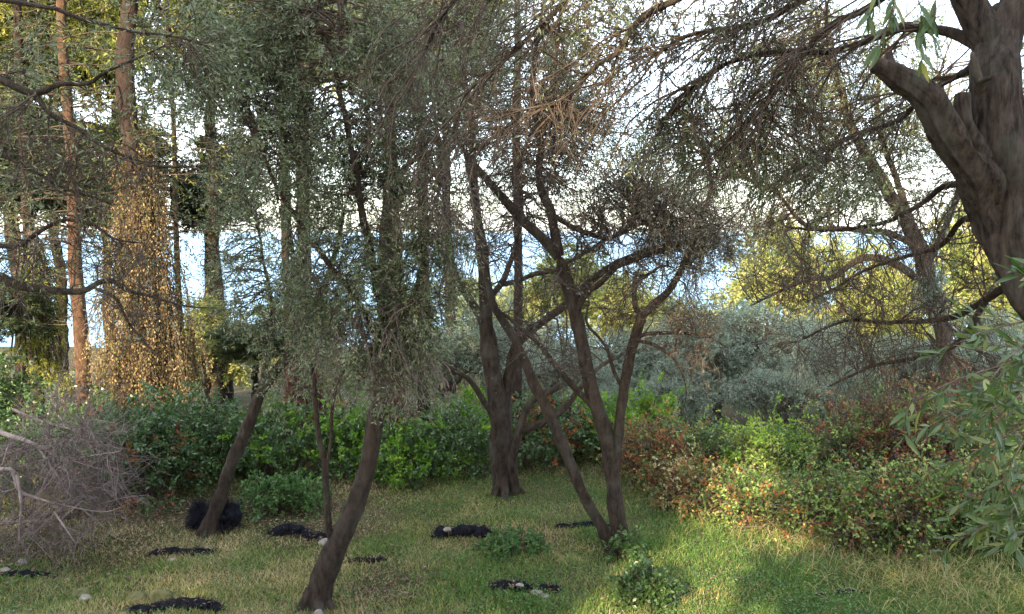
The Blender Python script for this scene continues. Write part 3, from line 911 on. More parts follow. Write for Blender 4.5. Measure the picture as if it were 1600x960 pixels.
    # dark drooping bare twigs
    kb = dict(mat='olive', leaf=(0.045, 0.010), n1=6, l1=0.46, n2=4, l2=0.26, nl=0, grav=0.30, r0=0.011, which=idx, S1=5, vbias=-0.1, up=0.0)
    for x, y, rx, ry, nb in ((1150, 60, 120, 60, 26), (1250, 100, 110, 80, 28), (1180, 160, 100, 70, 24), (1080, 130, 90, 60, 18), (1000, 80, 90, 70, 16), (870, 90, 80, 80, 18), (770, 80, 80, 80, 16), (690, 60, 50, 60, 10), (1320, 150, 80, 80, 18), (1230, 230, 80, 70, 18), (1130, 250, 70, 60, 12), (800, 180, 60, 50, 8), (1300, 20, 120, 50, 18), (1420, 30, 80, 50, 10)):
        cl(t, x, y, 5.0, rx, ry, 90, max(2, nb // 6), **kb)
    for x, y, rx, ry, nb in ((1400, 470, 90, 50, 11), (1320, 540, 80, 50, 10), (1420, 540, 80, 40, 10), (1500, 440, 60, 60, 8), (1360, 360, 90, 50, 9), (1450, 320, 60, 60, 7), (1290, 420, 70, 50, 6), (1500, 530, 40, 40, 6)):
        cl(t, x, y, 5.4, rx, ry, 90, nb, **kb)
    # long twigs hanging down to the left from the high limbs
    rg = t.rng
    for i in idx[:7] + [idx[11]]:
        Pl, Rl = t.limbs[i]
        L_ = np.linalg.norm(np.diff(Pl, axis=0), axis=1).sum()
        m = int(13 * L_) + 6
        s, d, _, tt = sprout(Pl[None], m, rg, .15, 1.0, (.5, .9))
        d = norm(d * .55 + np.array([-.75, 0, -.25]) + rg.normal(0, .22, d.shape))
        H = grow(s, d, rg.uniform(.35, 1.05, m), 9, rg, .16, .11)
        t.twigs(H, np.full((m, 9), 1.0) * rg.uniform(.004, .0085, (m, 1)) * np.linspace(1, .4, 9)[None], 5)
        s, d, _, _ = sprout(H, 7, rg, .15, 1.0, (.3, .75))
        H1 = grow(s, d, rg.uniform(.12, .42, len(s)), 5, rg, .2, .16)
        t.twigs(H1, np.full((len(s), 5), .0026) * np.linspace(1, .5, 5)[None], 3)
        s, d, _, _ = sprout(H1, 3, rg, .2, 1.0, (.3, .8))
        H2 = grow(s, d, rg.uniform(.06, .2, len(s)), 3, rg, .2, .16)
        t.twigs(H2, np.full((len(s), 3), .0016), 3)
        s, d, g_, _ = sprout(H2, 1, rg, .1, 1.0, (.3, .9))
        k_ = rg.random(len(s)) < .35
        t.leaves(s[k_], d[k_], (.04, .01), 'olive', -.1)
    # leafy ends in the upper right
    k = dict(mat='olive', leaf=(0.05, 0.011), n1=5, l1=0.36, n2=4, l2=0.18, nl=7, grav=0.2, r0=0.01, which=idx)
    for x, y, rx, ry, nb in ((1080, 200, 70, 60, 12), (1200, 220, 80, 60, 12), (1020, 20, 90, 60, 12), (1160, 10, 90, 40, 12), (940, 30, 70, 50, 8), (1300, 280, 60, 40, 6), (1590, 380, 30, 60, 4), (1600, 200, 30, 80, 4)):
        cl(t, x, y, 5.2, rx, ry, 90, nb, **k)
    for q in ([(1500, -40, 16, 4.5), (1475, -95, 11, 3.6), (1428, -50, 6, 2.7), (1375, -34, 3, 2.6)],
              [(1650, 440, 14, 4.35), (1650, 425, 8, 3.4), (1662, 424, 4, 2.65), (1640, 438, 2, 2.6)]):
        P, R = trace(q, Y)
        t.limb(P, R, flute=0.1)
    t.finish()
    # the few large leaves hanging close to the camera at the top
    rng = t.rng
    st = np.vstack([at(x, y, 2.6) for x, y in ((1395, -20), (1430, -10), (1460, -25), (1375, -30))])
    hang = grow(st, np.array([[0.0, 0, -1], [0.15, 0, -1], [-.1, .1, -1], [-.2, 0, -.8]]), np.array([.22, .24, .16, .12]), 6, rng, 0.2, 0.2)
    par = thing_twig(t, hang, 0.0022)
    s, d, _, _ = sprout(hang, 11, rng, 0.15, 1.0, (0.4, 0.9))
    d[:, 2] -= 0.5
    place_leaves(t.root, t.base, s, d, rng)
    st = np.vstack([at(x, y, 2.6) for x, y in ((1640, 440), (1660, 420))])
    hang = grow(st, np.array([[-1.0, 0, .05], [-1, 0, -.1]]), np.array([.12, .14]), 5, rng, 0.2, 0.0)
    thing_twig(t, hang, 0.0022)
    s, d, _, _ = sprout(hang, 7, rng, 0.3, 1.0, (0.4, 0.9))
    place_leaves(t.root, t.base, s, d, rng)


def thing_twig(t, P, r):
    V, F = tubes(P, np.full(P.shape[:2], r), 5, t.rng, tip=True)
    o = mesh_from('twig', V, F, M['twig'], t.root, t.base, smooth=True)
    return o


def young_olive_right():
    """leafy young olive whose branches reach in from the right edge, close to the camera"""
    Y = 2.9
    b0 = at(1760, 960, Y)
    b = np.array([b0[0], Y, float(ground_z(b0[0], Y))])
    t = Plant('young_olive', 'leafy young olive branches close by, reaching in from the right edge', 'young tree', b, 16)
    rng = t.rng
    up = np.array([0, 0, 1.0])
    P = [b - up * .1, at(1745, 900, Y), at(1720, 760, Y), at(1700, 620, Y), at(1690, 540, Y)]
    t.limb(P, [.035, .03, .025, .02, .012], flute=0.1)
    ends = [(1425, 640, 2.7), (1470, 560, 2.9), (1500, 600, 2.6), (1520, 550, 3.0), (1440, 690, 2.9), (1480, 720, 2.7), (1500, 790, 2.8), (1520, 840, 2.9), (1540, 660, 2.5), (1550, 740, 2.6), (1555, 600, 2.8), (1570, 820, 2.7), (1575, 560, 2.7), (1480, 660, 3.0), (1560, 690, 3.0), (1590, 770, 2.5), (1520, 700, 3.0), (1495, 840, 3.1), (1580, 640, 2.6), (1545, 790, 3.0), (1590, 700, 2.8), (1600, 600, 2.6), (1585, 850, 2.9), (1530, 620, 3.1), (1600, 820, 2.6), (1510, 660, 2.8), (1560, 860, 3.1)]
    E = np.vstack([at(*e) for e in ends])
    A, R = t.attract(E, r0=0.006, K=9, wig=0.03, sag=0.12)
    t.twigs(A, R, 6, 'twig')
    s, d, _, _ = sprout(A, 3, rng, 0.5, 1.0, (0.3, 0.8))
    P1 = grow(s, d, rng.uniform(.10, .22, len(s)), 5, rng, 0.18, 0.05)
    t.twigs(P1, np.full(P1.shape[:2], 0.0016) * np.linspace(1, .6, 5)[None], 4, 'twig')
    t.finish()
    s1, d1, _, _ = sprout(A, 9, rng, 0.5, 1.0, (0.35, 0.9))
    s2, d2, _, _ = sprout(P1, 7, rng, 0.1, 1.0, (0.35, 0.9))
    s, d = np.vstack([s1, s2]), np.vstack([d1, d2])
    k = rng.permutation(len(s))
    n = 300
    place_leaves(t.root, b, s[k[:n]], d[k[:n]], rng)
    if len(k) > n:
        t2v, t2f = leaf_quads(s[k[n:]], d[k[n:]], np.full(len(k) - n, .07), np.full(len(k) - n, .016), rng, .6)
        o = mesh_from('crown', t2v, [t2f], M['olive_near'], t.root, b, attr=np.repeat(np.clip(rng.normal(.45, .25, len(k) - n), 0, 1), 4))
        tag(o, kind='stuff')


def mid_right_olive():
    Y = 11.5
    b0 = at(1492, 640, Y)
    b = np.array([b0[0], Y, float(ground_z(b0[0], Y))])
    t = Plant('olive_tree', 'grey olive leaning left behind the brambles, trunk partly sunlit', 'tree', b, 17, 'olive trees of the grove')
    P, R = trace([(1495, 700, 40), (1485, 600, 34), (1476, 540, 32), (1466, 490, 32), (1455, 440, 35), (1443, 395, 34), (1420, 355, 28), (1392, 310, 25), (1362, 260, 23), (1335, 205, 20), (1312, 150, 17), (1300, 80, 13), (1290, 0, 9)], Y)
    t.limb(*sink(P, R), mat='bark_pale', flute=0.28)
    P, R = trace([(1430, 370, 18), (1415, 325, 15), (1398, 275, 13), (1380, 225, 11), (1370, 170, 9), (1380, 90, 6)], Y)
    t.limb(P, R, mat='bark_pale')
    P, R = trace([(1452, 445, 20), (1425, 430, 17), (1395, 412, 16), (1358, 402, 15), (1332, 412, 13), (1300, 432, 11), (1260, 438, 9), (1210, 460, 6), (1170, 480, 3)], Y)
    t.limb(P, R, mat='bark_pale')
    P, R = trace([(1440, 390, 15), (1390, 365, 13), (1330, 358, 12), (1260, 352, 10), (1210, 300, 8), (1150, 275, 5)], Y)
    t.limb(P, R, mat='bark_pale')
    P, R = trace([(1450, 410, 15), (1480, 350, 13), (1500, 280, 11), (1490, 200, 9), (1470, 120, 6)], Y)
    t.limb(P, R, mat='bark_pale')
    k = dict(mat='olive', leaf=(0.06, 0.014), n1=6, l1=0.5, n2=4, l2=0.24, nl=7, grav=0.12, r0=0.018, vbias=0.1)
    for x, y, rx, ry, nb in ((1220, 190, 80, 70, 26), (1160, 260, 60, 60, 16), (1330, 150, 80, 80, 24), (1260, 290, 70, 50, 18), (1300, 220, 60, 60, 16), (1380, 200, 60, 70, 16), (1200, 350, 70, 50, 16), (1280, 360, 70, 40, 8), (1220, 430, 60, 40, 8), (1440, 230, 60, 60, 10), (1250, 80, 90, 60, 18), (1420, 120, 70, 60, 14), (1180, 120, 80, 60, 14), (1350, 280, 50, 50, 14), (1470, 300, 50, 60, 12), (1300, 60, 90, 60, 16), (1450, 50, 80, 60, 14), (1150, 180, 60, 60, 14), (1480, 180, 40, 60, 10), (1100, 260, 50, 60, 12), (1590, 150, 50, 120, 14), (1590, 320, 40, 60, 8)):
        cl(t, x, y, 11.5, rx, ry, 90, nb, **k)
    kb = dict(mat='olive', leaf=(0.05, 0.012), n1=6, l1=0.6, n2=3, l2=0.3, nl=1, grav=0.15, r0=0.018)
    for x, y, rx, ry, nb in ((1330, 450, 90, 50, 16), (1400, 350, 70, 60, 12), (1220, 400, 90, 60, 14), (1250, 300, 100, 60, 16), (1400, 180, 100, 80, 18), (1250, 160, 100, 80, 18)):
        cl(t, x, y, 11.5, rx, ry, 80, nb, **kb)
    # silver sprout on the trunk
    ks = dict(mat='olive_silver', leaf=(0.06, 0.014), n1=6, l1=0.25, n2=4, l2=0.15, nl=8, grav=-0.05, r0=0.008)
    cl(t, 1456, 470, 11.2, 26, 30, 26, 14, **ks)
    t.finish()


def left_edge_olive():
    Y = 5.2
    b0 = at(-260, 800, Y)
    b = np.array([b0[0], Y, float(ground_z(b0[0], Y))])
    t = Plant('olive_tree', 'olive whose dark twisting bare branches reach in at the left edge', 'tree', b, 18, 'olive trees of the grove')
    P, R = trace([(-260, 960, 90), (-255, 800, 70), (-240, 650, 62), (-220, 500, 58), (-215, 350, 50), (-230, 200, 40), (-220, 60, 30), (-200, -100, 18)], Y)
    t.limb(*sink(P, R), flute=0.25)
    L = [
        [(-220, 120, 26), (-110, 95, 20), (-30, 112, 17), (15, 130, 16), (55, 147, 15), (95, 132, 10), (140, 130, 9), (168, 108, 7), (210, 88, 5), (262, 70, 3)],
        [(55, 147, 13), (80, 178, 10), (120, 200, 9), (155, 225, 8), (200, 245, 7), (260, 262, 5), (330, 258, 3)],
        [(-218, 420, 24), (-100, 390, 16), (-20, 383, 12), (25, 384, 11), (62, 362, 9), (100, 348, 8), (140, 353, 7), (180, 375, 5), (230, 382, 3)],
        [(-220, 480, 30), (-120, 430, 26), (-30, 432, 24), (20, 444, 20), (70, 449, 17), (125, 454, 14), (150, 440, 12), (172, 438, 11), (196, 452, 9), (240, 462, 7), (300, 475, 4), (340, 480, 2)],
        [(150, 452, 8), (185, 470, 7), (205, 510, 5), (235, 545, 4), (255, 560, 2)],
        [(-215, 300, 22), (-100, 250, 14), (-20, 240, 10), (40, 262, 8), (110, 300, 6), (180, 320, 4)],
        [(-230, 60, 24), (-100, 10, 16), (0, 0, 12), (100, 20, 9), (200, 45, 6), (290, 60, 4)],
    ]
    for q in L:
        P, R = trace(q, Y)
        t.limb(P, R, flute=0.12, wob=0.12)
    idx = list(range(1, len(t.limbs)))
    kb = dict(mat='olive', leaf=(0.045, 0.010), n1=6, l1=0.4, n2=3, l2=0.2, nl=1, grav=0.1, r0=0.011, which=idx)
    for x, y, rx, ry, nb in ((60, 220, 80, 60, 12), (180, 260, 80, 40, 12), (70, 380, 80, 40, 10), (200, 420, 80, 40, 10), (200, 500, 50, 40, 5), (100, 300, 90, 50, 12), (30, 460, 50, 30, 5)):
        cl(t, x, y, 5.2, rx, ry, 70, nb, **kb)
    k = dict(mat='olive', leaf=(0.048, 0.011), n1=5, l1=0.34, n2=4, l2=0.16, nl=7, grav=0.12, r0=0.01, which=idx)
    for x, y, rx, ry, nb in ((10, 70, 40, 50, 4), (260, 90, 70, 40, 12), (330, 130, 60, 50, 8), (10, 260, 40, 60, 4), (290, 30, 60, 40, 5)):
        cl(t, x, y, 5.3, rx, ry, 70, nb, **k)
    t.finish()


front_olive()
leaning_olive()
centre_olive()
forked_olive()
near_right_olive()
young_olive_right()
mid_right_olive()
left_edge_olive()


# ------------------------------------------------------------------ tall conifers and vine-hung trunks
def conifer(label, x, Y, w, ybase, seed, tiers, mat='conifer', lit_mat='conifer_yellow', lean=0.0, height=13.0, top_lit=0.6, nbr=26, spray=(0.11, 0.02), l1=0.55, ymin=-300, low_y=520, name='conifer', reach=1.8, nl=12, bark='pine_dark'):
    b0 = at(x, ybase, Y)
    b = np.array([b0[0], Y, float(ground_z(b0[0], Y))])
    t = Plant(name, label, 'tree', b, seed, 'tall trees at the back of the grove')
    rng = t.rng
    t.tri = True
    r = px(w, Y) * 0.4
    H = height
    zs = np.linspace(-0.1, H, 9)
    P = [b + np.array([lean * z + rng.normal(0, .012), rng.normal(0, .012), z]) for z in zs]
    R = [r * (1.15 - 0.9 * (max(z, 0) / H) ** 1.2) for z in zs]
    t.limb(P, R, mat=bark, flute=0.10, sides=14, wob=0.01)
    P0 = t.limbs[0][0]
    # whorls of branches
    zl = at(x, low_y, Y)[2]
    z = rng.uniform(zl, b[2] + H * 0.98, nbr * tiers)
    k = np.clip(np.searchsorted(P0[:, 2], z), 0, len(P0) - 1)
    s = P0[k]
    a = rng.uniform(0, 6.283, len(s))
    f = 1 - 0.75 * (z - zl) / (b[2] + H - zl)
    d = np.stack([np.cos(a), np.sin(a), rng.uniform(-.05, .35, len(s))], -1)
    B = grow(s, d, reach * f * rng.uniform(.6, 1.2, len(s)), 7, rng, 0.1, 0.06)
    RB = (0.018 * f)[:, None] * np.linspace(1, .3, 7)[None]
    t.twigs(B, RB, 4, 'twig')
    s1, d1, i1, _ = sprout(B, 7, rng, 0.15, 1.0, (0.4, 1.0))
    B1 = grow(s1, d1, l1 * rng.uniform(.4, 1.2, len(s1)), 5, rng, 0.12, 0.12)
    t.twigs(B1[:, ::2], np.full((len(B1), 3), 0.0045), 3, 'twig')
    s2, d2, i2, _ = sprout(B1, nl, rng, 0.0, 1.0, (0.2, 0.9))
    yellow = (z[i1][i2] > np.quantile(z, 1 - top_lit)) if top_lit > 0 else np.zeros(len(s2), bool)  # upper crown takes the lit needles: sunlight painted in by height
    if (~yellow).any():
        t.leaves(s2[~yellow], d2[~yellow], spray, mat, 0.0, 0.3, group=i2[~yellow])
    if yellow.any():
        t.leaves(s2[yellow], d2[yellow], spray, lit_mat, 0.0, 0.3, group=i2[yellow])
    return t


t = conifer('dark straight conifer trunk at far left behind the golden drooping sprays', 60, 15.0, 22, 640, 31, 6, top_lit=0.25, low_y=470, reach=2.1)
# golden drooping sprays low on the trunk
for x, y, rx, ry, nb in ((75, 505, 24, 30, 16), (60, 560, 26, 30, 18), (70, 605, 34, 20, 18), (95, 520, 20, 30, 8)):
    cl(t, x, y, 14.4, rx, ry, 26, nb, mat='conifer_yellow', leaf=(0.09, 0.022), n1=5, l1=0.35, n2=4, l2=0.16, nl=8, grav=0.35, r0=0.016, draw2=False)
t.finish()

t = conifer('conifer with bare sunlit orange trunk and broken side twigs at left', 133, 14.0, 25, 650, 32, 5, lean=-0.004, top_lit=0.4, low_y=400, bark='pine_bark_lit', reach=1.9)
# dead side twigs on the bare trunk
rng = t.rng
zz = np.array([at(133, y, 14)[2] for y in rng.uniform(430, 640, 34)])
P0 = t.limbs[0][0]
s = P0[np.clip(np.searchsorted(P0[:, 2], zz), 0, len(P0) - 1)]
a = rng.uniform(0, 6.28, len(s))
B = grow(s, np.stack([np.cos(a), np.sin(a), rng.uniform(-.2, .3, len(s))], -1), rng.uniform(.25, .7, len(s)), 6, rng, .16, .03)
t.twigs(B, np.full((len(s), 6), .007) * np.linspace(1, .4, 6)[None], 4, 'dead_twig')
t.finish()

conifer('slender far conifer trunk right of the vine-covered tree', 287, 16.5, 11, 640, 33, 4, top_lit=0.3, low_y=380, height=12, reach=1.5).finish()
conifer('grey conifer trunk half hidden behind the leaning olive crown', 452, 15.0, 15, 640, 34, 3, top_lit=0.35, low_y=300, reach=1.3).finish()
conifer('dark tall trunk rising behind the middle olive', 808, 14.5, 17, 700, 35, 3, top_lit=0.3, low_y=190, reach=1.3, height=13.5).finish()
conifer('tall dark conifer between the nearest and the middle olive, ivy at its foot', 664, 13.5, 22, 720, 36, 3, top_lit=0.4, low_y=260, reach=1.5).finish()


def vine_tree(label, x, Y, w, ybase, seed, ytop, wtop, wbot, ytopc, ybotc, n, mat, height=12.0, leafy=True, nbr=40, strand=(0.6, 2.2)):
    b0 = at(x, ybase, Y)
    b = np.array([b0[0], Y, float(ground_z(b0[0], Y))])
    t = Plant('vine_covered_tree', label, 'tree', b, seed, 'tall trees at the back of the grove')
    rng = t.rng
    t.tri = False
    r = px(w, Y) / 2
    zs = np.linspace(-0.1, height, 9)
    P = [b + np.array([rng.normal(0, .05), rng.normal(0, .05), z]) for z in zs]
    t.limb(P, [r * (1.2 - 0.9 * max(z, 0) / height) for z in zs], mat='pine_dark', flute=0.2, sides=14)
    # hanging strands of dry vine round the trunk
    z0, z1 = at(x, ybotc, Y)[2], at(x, ytopc, Y)[2]
    z = z0 + (z1 - z0) * (0.25 + 0.95 * rng.random(n) ** 1.7)
    f = (z - z0) / (z1 - z0)
    rad = (px(wbot, Y) * (1 - f) + px(wtop, Y) * f) / 2 * np.sqrt(rng.uniform(.1, 1, n)) * rng.choice([1, 1, 1.25, .6], n)
    a = rng.uniform(0, 6.283, n)
    lump = 1 + 0.34 * np.sin(3 * a + z * 2.1) * np.cos(z * 1.7 + a)
    s = np.stack([b[0] + np.cos(a) * rad * lump, b[1] + np.sin(a) * rad * lump, z], -1)
    d = np.stack([np.cos(a) * .25, np.sin(a) * .25, -np.ones(n)], -1)
    L = np.minimum(rng.uniform(strand[0], strand[1], n), z - z0 + .2)
    S = grow(s, d, L, 9, rng, 0.14, 0.5)
    t.twigs(S[:, ::2], np.full((n, 5), .0035), 3, 'twig', 'vine_stems')
    s1, d1, i1, _ = sprout(S, 46, rng, 0, 1, (.3, 1.2))
    d1[:, 2] -= .5
    s1 = s1 + rng.normal(0, .035, s1.shape)
    t.leaves(s1, d1, (0.048, 0.027), mat, 0.05, .2, vspread=.5, lname='vine', group=i1)
    # stems tying strands to the trunk
    A, R = t.attract(s[::6], r0=.012, K=6, wig=.08)
    t.twigs(A, R, 4, 'twig')
    if leafy:
        zl = z1
        zz = rng.uniform(zl, b[2] + height, nbr)
        P0 = t.limbs[0][0]
        k = np.clip(np.searchsorted(P0[:, 2], zz), 0, len(P0) - 1)
        a = rng.uniform(0, 6.283, nbr)
        B = grow(P0[k], np.stack([np.cos(a), np.sin(a), rng.uniform(0, .4, nbr)], -1), rng.uniform(.8, 2.0, nbr), 7, rng, .12, .06)
        t.twigs(B, np.full((nbr, 7), .014) * np.linspace(1, .3, 7)[None], 4)
        s1, d1, i1, _ = sprout(B, 7, rng, .2, 1, (.4, 1))
        B1 = grow(s1, d1, rng.uniform(.25, .6, len(s1)), 5, rng, .12, .12)
        t.twigs(B1, np.full((len(B1), 5), .0045), 3)
        s2, d2, i2, _ = sprout(B1, 8, rng, 0, 1, (.2, .9))
        y = rng.random(len(B1)) < .35
        t.leaves(s2[~y[i2]], d2[~y[i2]], (.11, .02), 'conifer', group=i2[~y[i2]])
        t.leaves(s2[y[i2]], d2[y[i2]], (.11, .02), 'conifer_yellow', group=i2[y[i2]])
    t.finish()


vine_tree('tall trunk hung with a golden curtain of dry vines in the sun', 232, 13.5, 34, 660, 41, 0, 60, 150, 290, 650, 1000, 'vine', nbr=90)
vine_tree('shaded trunk wrapped in red-brown ivy behind the slim front stem', 480, 13.0, 18, 690, 42, 0, 46, 60, 540, 690, 260, 'vine_red', height=9, nbr=20, strand=(.4, 1.0))
vine_tree('ivy-wrapped dark trunk just right of the nearest olive', 612, 12.6, 20, 700, 43, 0, 40, 60, 520, 690, 160, 'vine_red', height=8, nbr=16, strand=(.4, 1.0))


# ------------------------------------------------------------------ background trees
def bush_tree(name, label, x, ytop, ybot, Y, wpx, seed, mat, group, leaf=(0.07, 0.017), nb=60, nl=8, bark='bark_pale', vbias=0.0, trunk_w=None, n1=6, l1=0.5, grav=0.1, cat='tree', depth=None, lumps=7):
    b0 = at(x, ybot, Y)
    gz = float(ground_z(b0[0], Y))
    b = np.array([b0[0], Y, gz])
    t = Plant(name, label, cat, b, seed, group)
    rng = t.rng
    top = at(x, ytop, Y)[2]; bot = max(at(x, ybot, Y)[2], gz + 0.2)
    wx = px(wpx, Y) / 2
    wd = depth or wx * 0.8
    cz = (top + bot) / 2; hz = (top - bot) / 2
    t.tri = True
    r = trunk_w or min(0.13, max(0.05, 0.035 * (top - gz)))
    mid = np.array([b[0] + rng.normal(0, .15), b[1], bot + 0.2 * hz])
    t.limb([b - np.array([0, 0, .15]), b * .5 + mid * .5 + rng.normal(0, .06, 3), mid], [r * 1.3, r, r * .8], mat=bark, flute=.25)
    for k in range(5):
        a = 6.283 * k / 5 + rng.uniform(-.4, .4)
        e = np.array([b[0] + math.cos(a) * wx * .6, b[1] + math.sin(a) * wd * .6, cz + hz * rng.uniform(-.1, .6)])
        m_ = mid * .5 + e * .5 + rng.normal(0, .12, 3)
        t.limb([mid, m_, e], [r * .65, r * .4, r * .2], mat=bark, flute=.15)
    for k in range(lumps):
        q = norm(rng.normal(size=3)) * rng.uniform(.35, .75)
        c = np.array([b[0] + q[0] * wx, b[1] + q[1] * wd, cz + q[2] * hz])
        rr = np.array([wx, wd, hz]) * rng.uniform(.4, .6)
        t.clump(c, rr, nb // lumps, mat=mat, n1=n1, l1=l1, n2=4, l2=l1 * .45, nl=nl, leaf=leaf, grav=grav, r0=.016, draw2=False, vbias=vbias + rng.normal(0, .08), shell=.2)
    t.finish()
    return t


def stand(name, group, rows, seed, protos, mat_of, **kw):
    """a stand of background trees: a few grown one by one, the others copied from them"""
    made = []
    for i, (x, yt, yb, Y, w, nb, lab) in enumerate(rows):
        mt = mat_of(i)
        if i in protos:
            t = bush_tree(name, lab, x, yt, yb, Y, w, seed + i, mt, group, nb=nb, **kw)
            made.append((t.root, mt, px(w, Y), at(x, yt, Y)[2] - t.base[2]))
        else:
            same = [m for m in made if m[1] == mt]
            src, _, ws, hs = same[i % len(same)]
            b0 = at(x, yb, Y)
            gz = float(ground_z(b0[0], Y))
            sw = px(w, Y) / ws
            copy_plant(src, (b0[0], Y, gz), lab, 1.3 + 2.1 * i, (sw, sw, (at(x, yt, Y)[2] - gz) / hs))


stand('background_olive', 'silvery olives in the background', (
    (700, 470, 700, 16.0, 240, 130, 'silvery olive seen between the nearest and the middle trunk'),
    (1130, 470, 700, 15.5, 260, 150, 'broad silvery olive right of the V-forked trunk'),
    (1265, 490, 700, 16.5, 250, 150, 'silvery olive above the bright green bramble'),
    (860, 510, 700, 18.0, 230, 0, 'silvery olive seen behind the crossing limbs of the middle olive'),
    (1000, 520, 700, 16.5, 210, 0, 'silvery olive directly behind the V-forked trunk'),
    (1390, 520, 700, 15.0, 220, 0, 'silvery olive below the leaning grey trunk'),
    (1560, 490, 720, 14.0, 230, 0, 'silvery olive glimpsed behind the right-hand leaves'),
    (530, 540, 700, 16.0, 180, 0, 'silvery olive glimpsed between slim stem and nearest trunk'),
    (110, 580, 700, 17.0, 150, 0, 'pale olive glimpsed behind the orange conifer trunk'),
    (1060, 560, 700, 13.8, 150, 0, 'low silvery olive just behind the rust-red bramble'),
    (1210, 575, 700, 13.2, 170, 0, 'low silvery olive just behind the bright bramble mound'),
    (1330, 570, 700, 13.2, 160, 0, 'low silvery olive just behind the tall reddish mound'),
    (950, 575, 700, 14.5, 150, 0, 'low silvery olive behind the bright bushes in the fork')),
    60, (0, 1, 2), lambda i: 'olive_silver', nl=12, leaf=(.08, .02), vbias=0.05)

stand('sunlit_tree', 'sunlit yellow-green trees beyond the grove', (
    (905, 390, 580, 26, 150, 100, 'sunlit yellow-green tree framed by the V-forked olive'),
    (1210, 330, 580, 25, 170, 110, 'tall sunlit yellow-green tree left of the leaning grey trunk'),
    (1320, 375, 620, 24, 200, 130, 'bright yellow-green tree under the leaning grey trunk'),
    (820, 445, 600, 27, 140, 0, 'sunlit yellow tree low behind the middle olive'),
    (1040, 455, 620, 28, 150, 0, 'sunlit pale yellow tree behind the warm fork of the V-shaped olive'),
    (1400, 410, 640, 23, 160, 0, 'yellow sunlit shrub-like tree behind the low curved limb'),
    (1520, 330, 620, 24, 220, 0, 'yellow-green tree between leaning grey trunk and huge old olive'),
    (330, 455, 680, 17, 140, 0, 'bright lime-green tree right of the golden vine curtain'),
    (470, 470, 640, 24, 150, 0, 'small sunlit tree seen under the leaning olive crown'),
    (640, 450, 600, 26, 130, 0, 'distant yellowish tree left of the middle trunk'),
    (1120, 480, 620, 27, 150, 0, 'pale sunlit tree over the broad silvery olive'),
    (760, 430, 620, 25, 140, 0, 'sunlit tree low behind the double trunk'),
    (975, 430, 620, 25, 150, 0, 'sunlit tree between the forked stems, behind the silvery olive'),
    (1600, 380, 640, 22, 180, 0, 'sunlit tree behind the huge old olive')),
    80, (0, 1, 2), lambda i: 'yellow', nl=12, leaf=(.12, .045), l1=.6)

G3M = ('conifer_yellow', 'yellow', 'conifer', 'conifer_yellow', 'conifer', 'conifer', 'yellow', 'conifer', 'conifer_yellow', 'conifer', 'conifer', 'conifer')
stand('tall_tree', 'tall leafy trees closing the view at the back', (
    (20, -160, 230, 17, 330, 150, 'tall golden-green crown in the top left corner'),
    (340, -200, 190, 18, 330, 150, 'tall pale green crown behind the top left olive leaves'),
    (600, -180, 190, 16, 300, 150, 'tall dark green crown above the nearest olive'),
    (190, -220, 130, 18.5, 300, 0, 'tall golden crown above the vine-covered trunk'),
    (-10, 430, 650, 13.5, 170, 0, 'dark evergreen low at the left edge'),
    (90, 150, 480, 19.0, 230, 0, 'dark evergreen filling the gap behind the left conifer trunks'),
    (480, -200, 170, 19.0, 280, 0, 'tall pale green crown high behind the front olive'),
    (330, 190, 380, 19.5, 170, 0, 'thin dark evergreen right of the vine-covered trunk'),
    (700, -220, 60, 19.0, 240, 0, 'golden-green crown at the top behind the middle olive'),
    (400, 500, 690, 16.0, 170, 0, 'dark evergreen under the leaning olive crown'),
    (175, 170, 420, 17.5, 190, 0, 'dark evergreen just left of the vine-covered trunk'),
    (20, 120, 400, 16.5, 200, 0, 'dark evergreen high at the left edge')),
    100, (0, 1, 2), lambda i: G3M[i], nl=14, leaf=(.13, .04), l1=.6, bark='pine_dark')
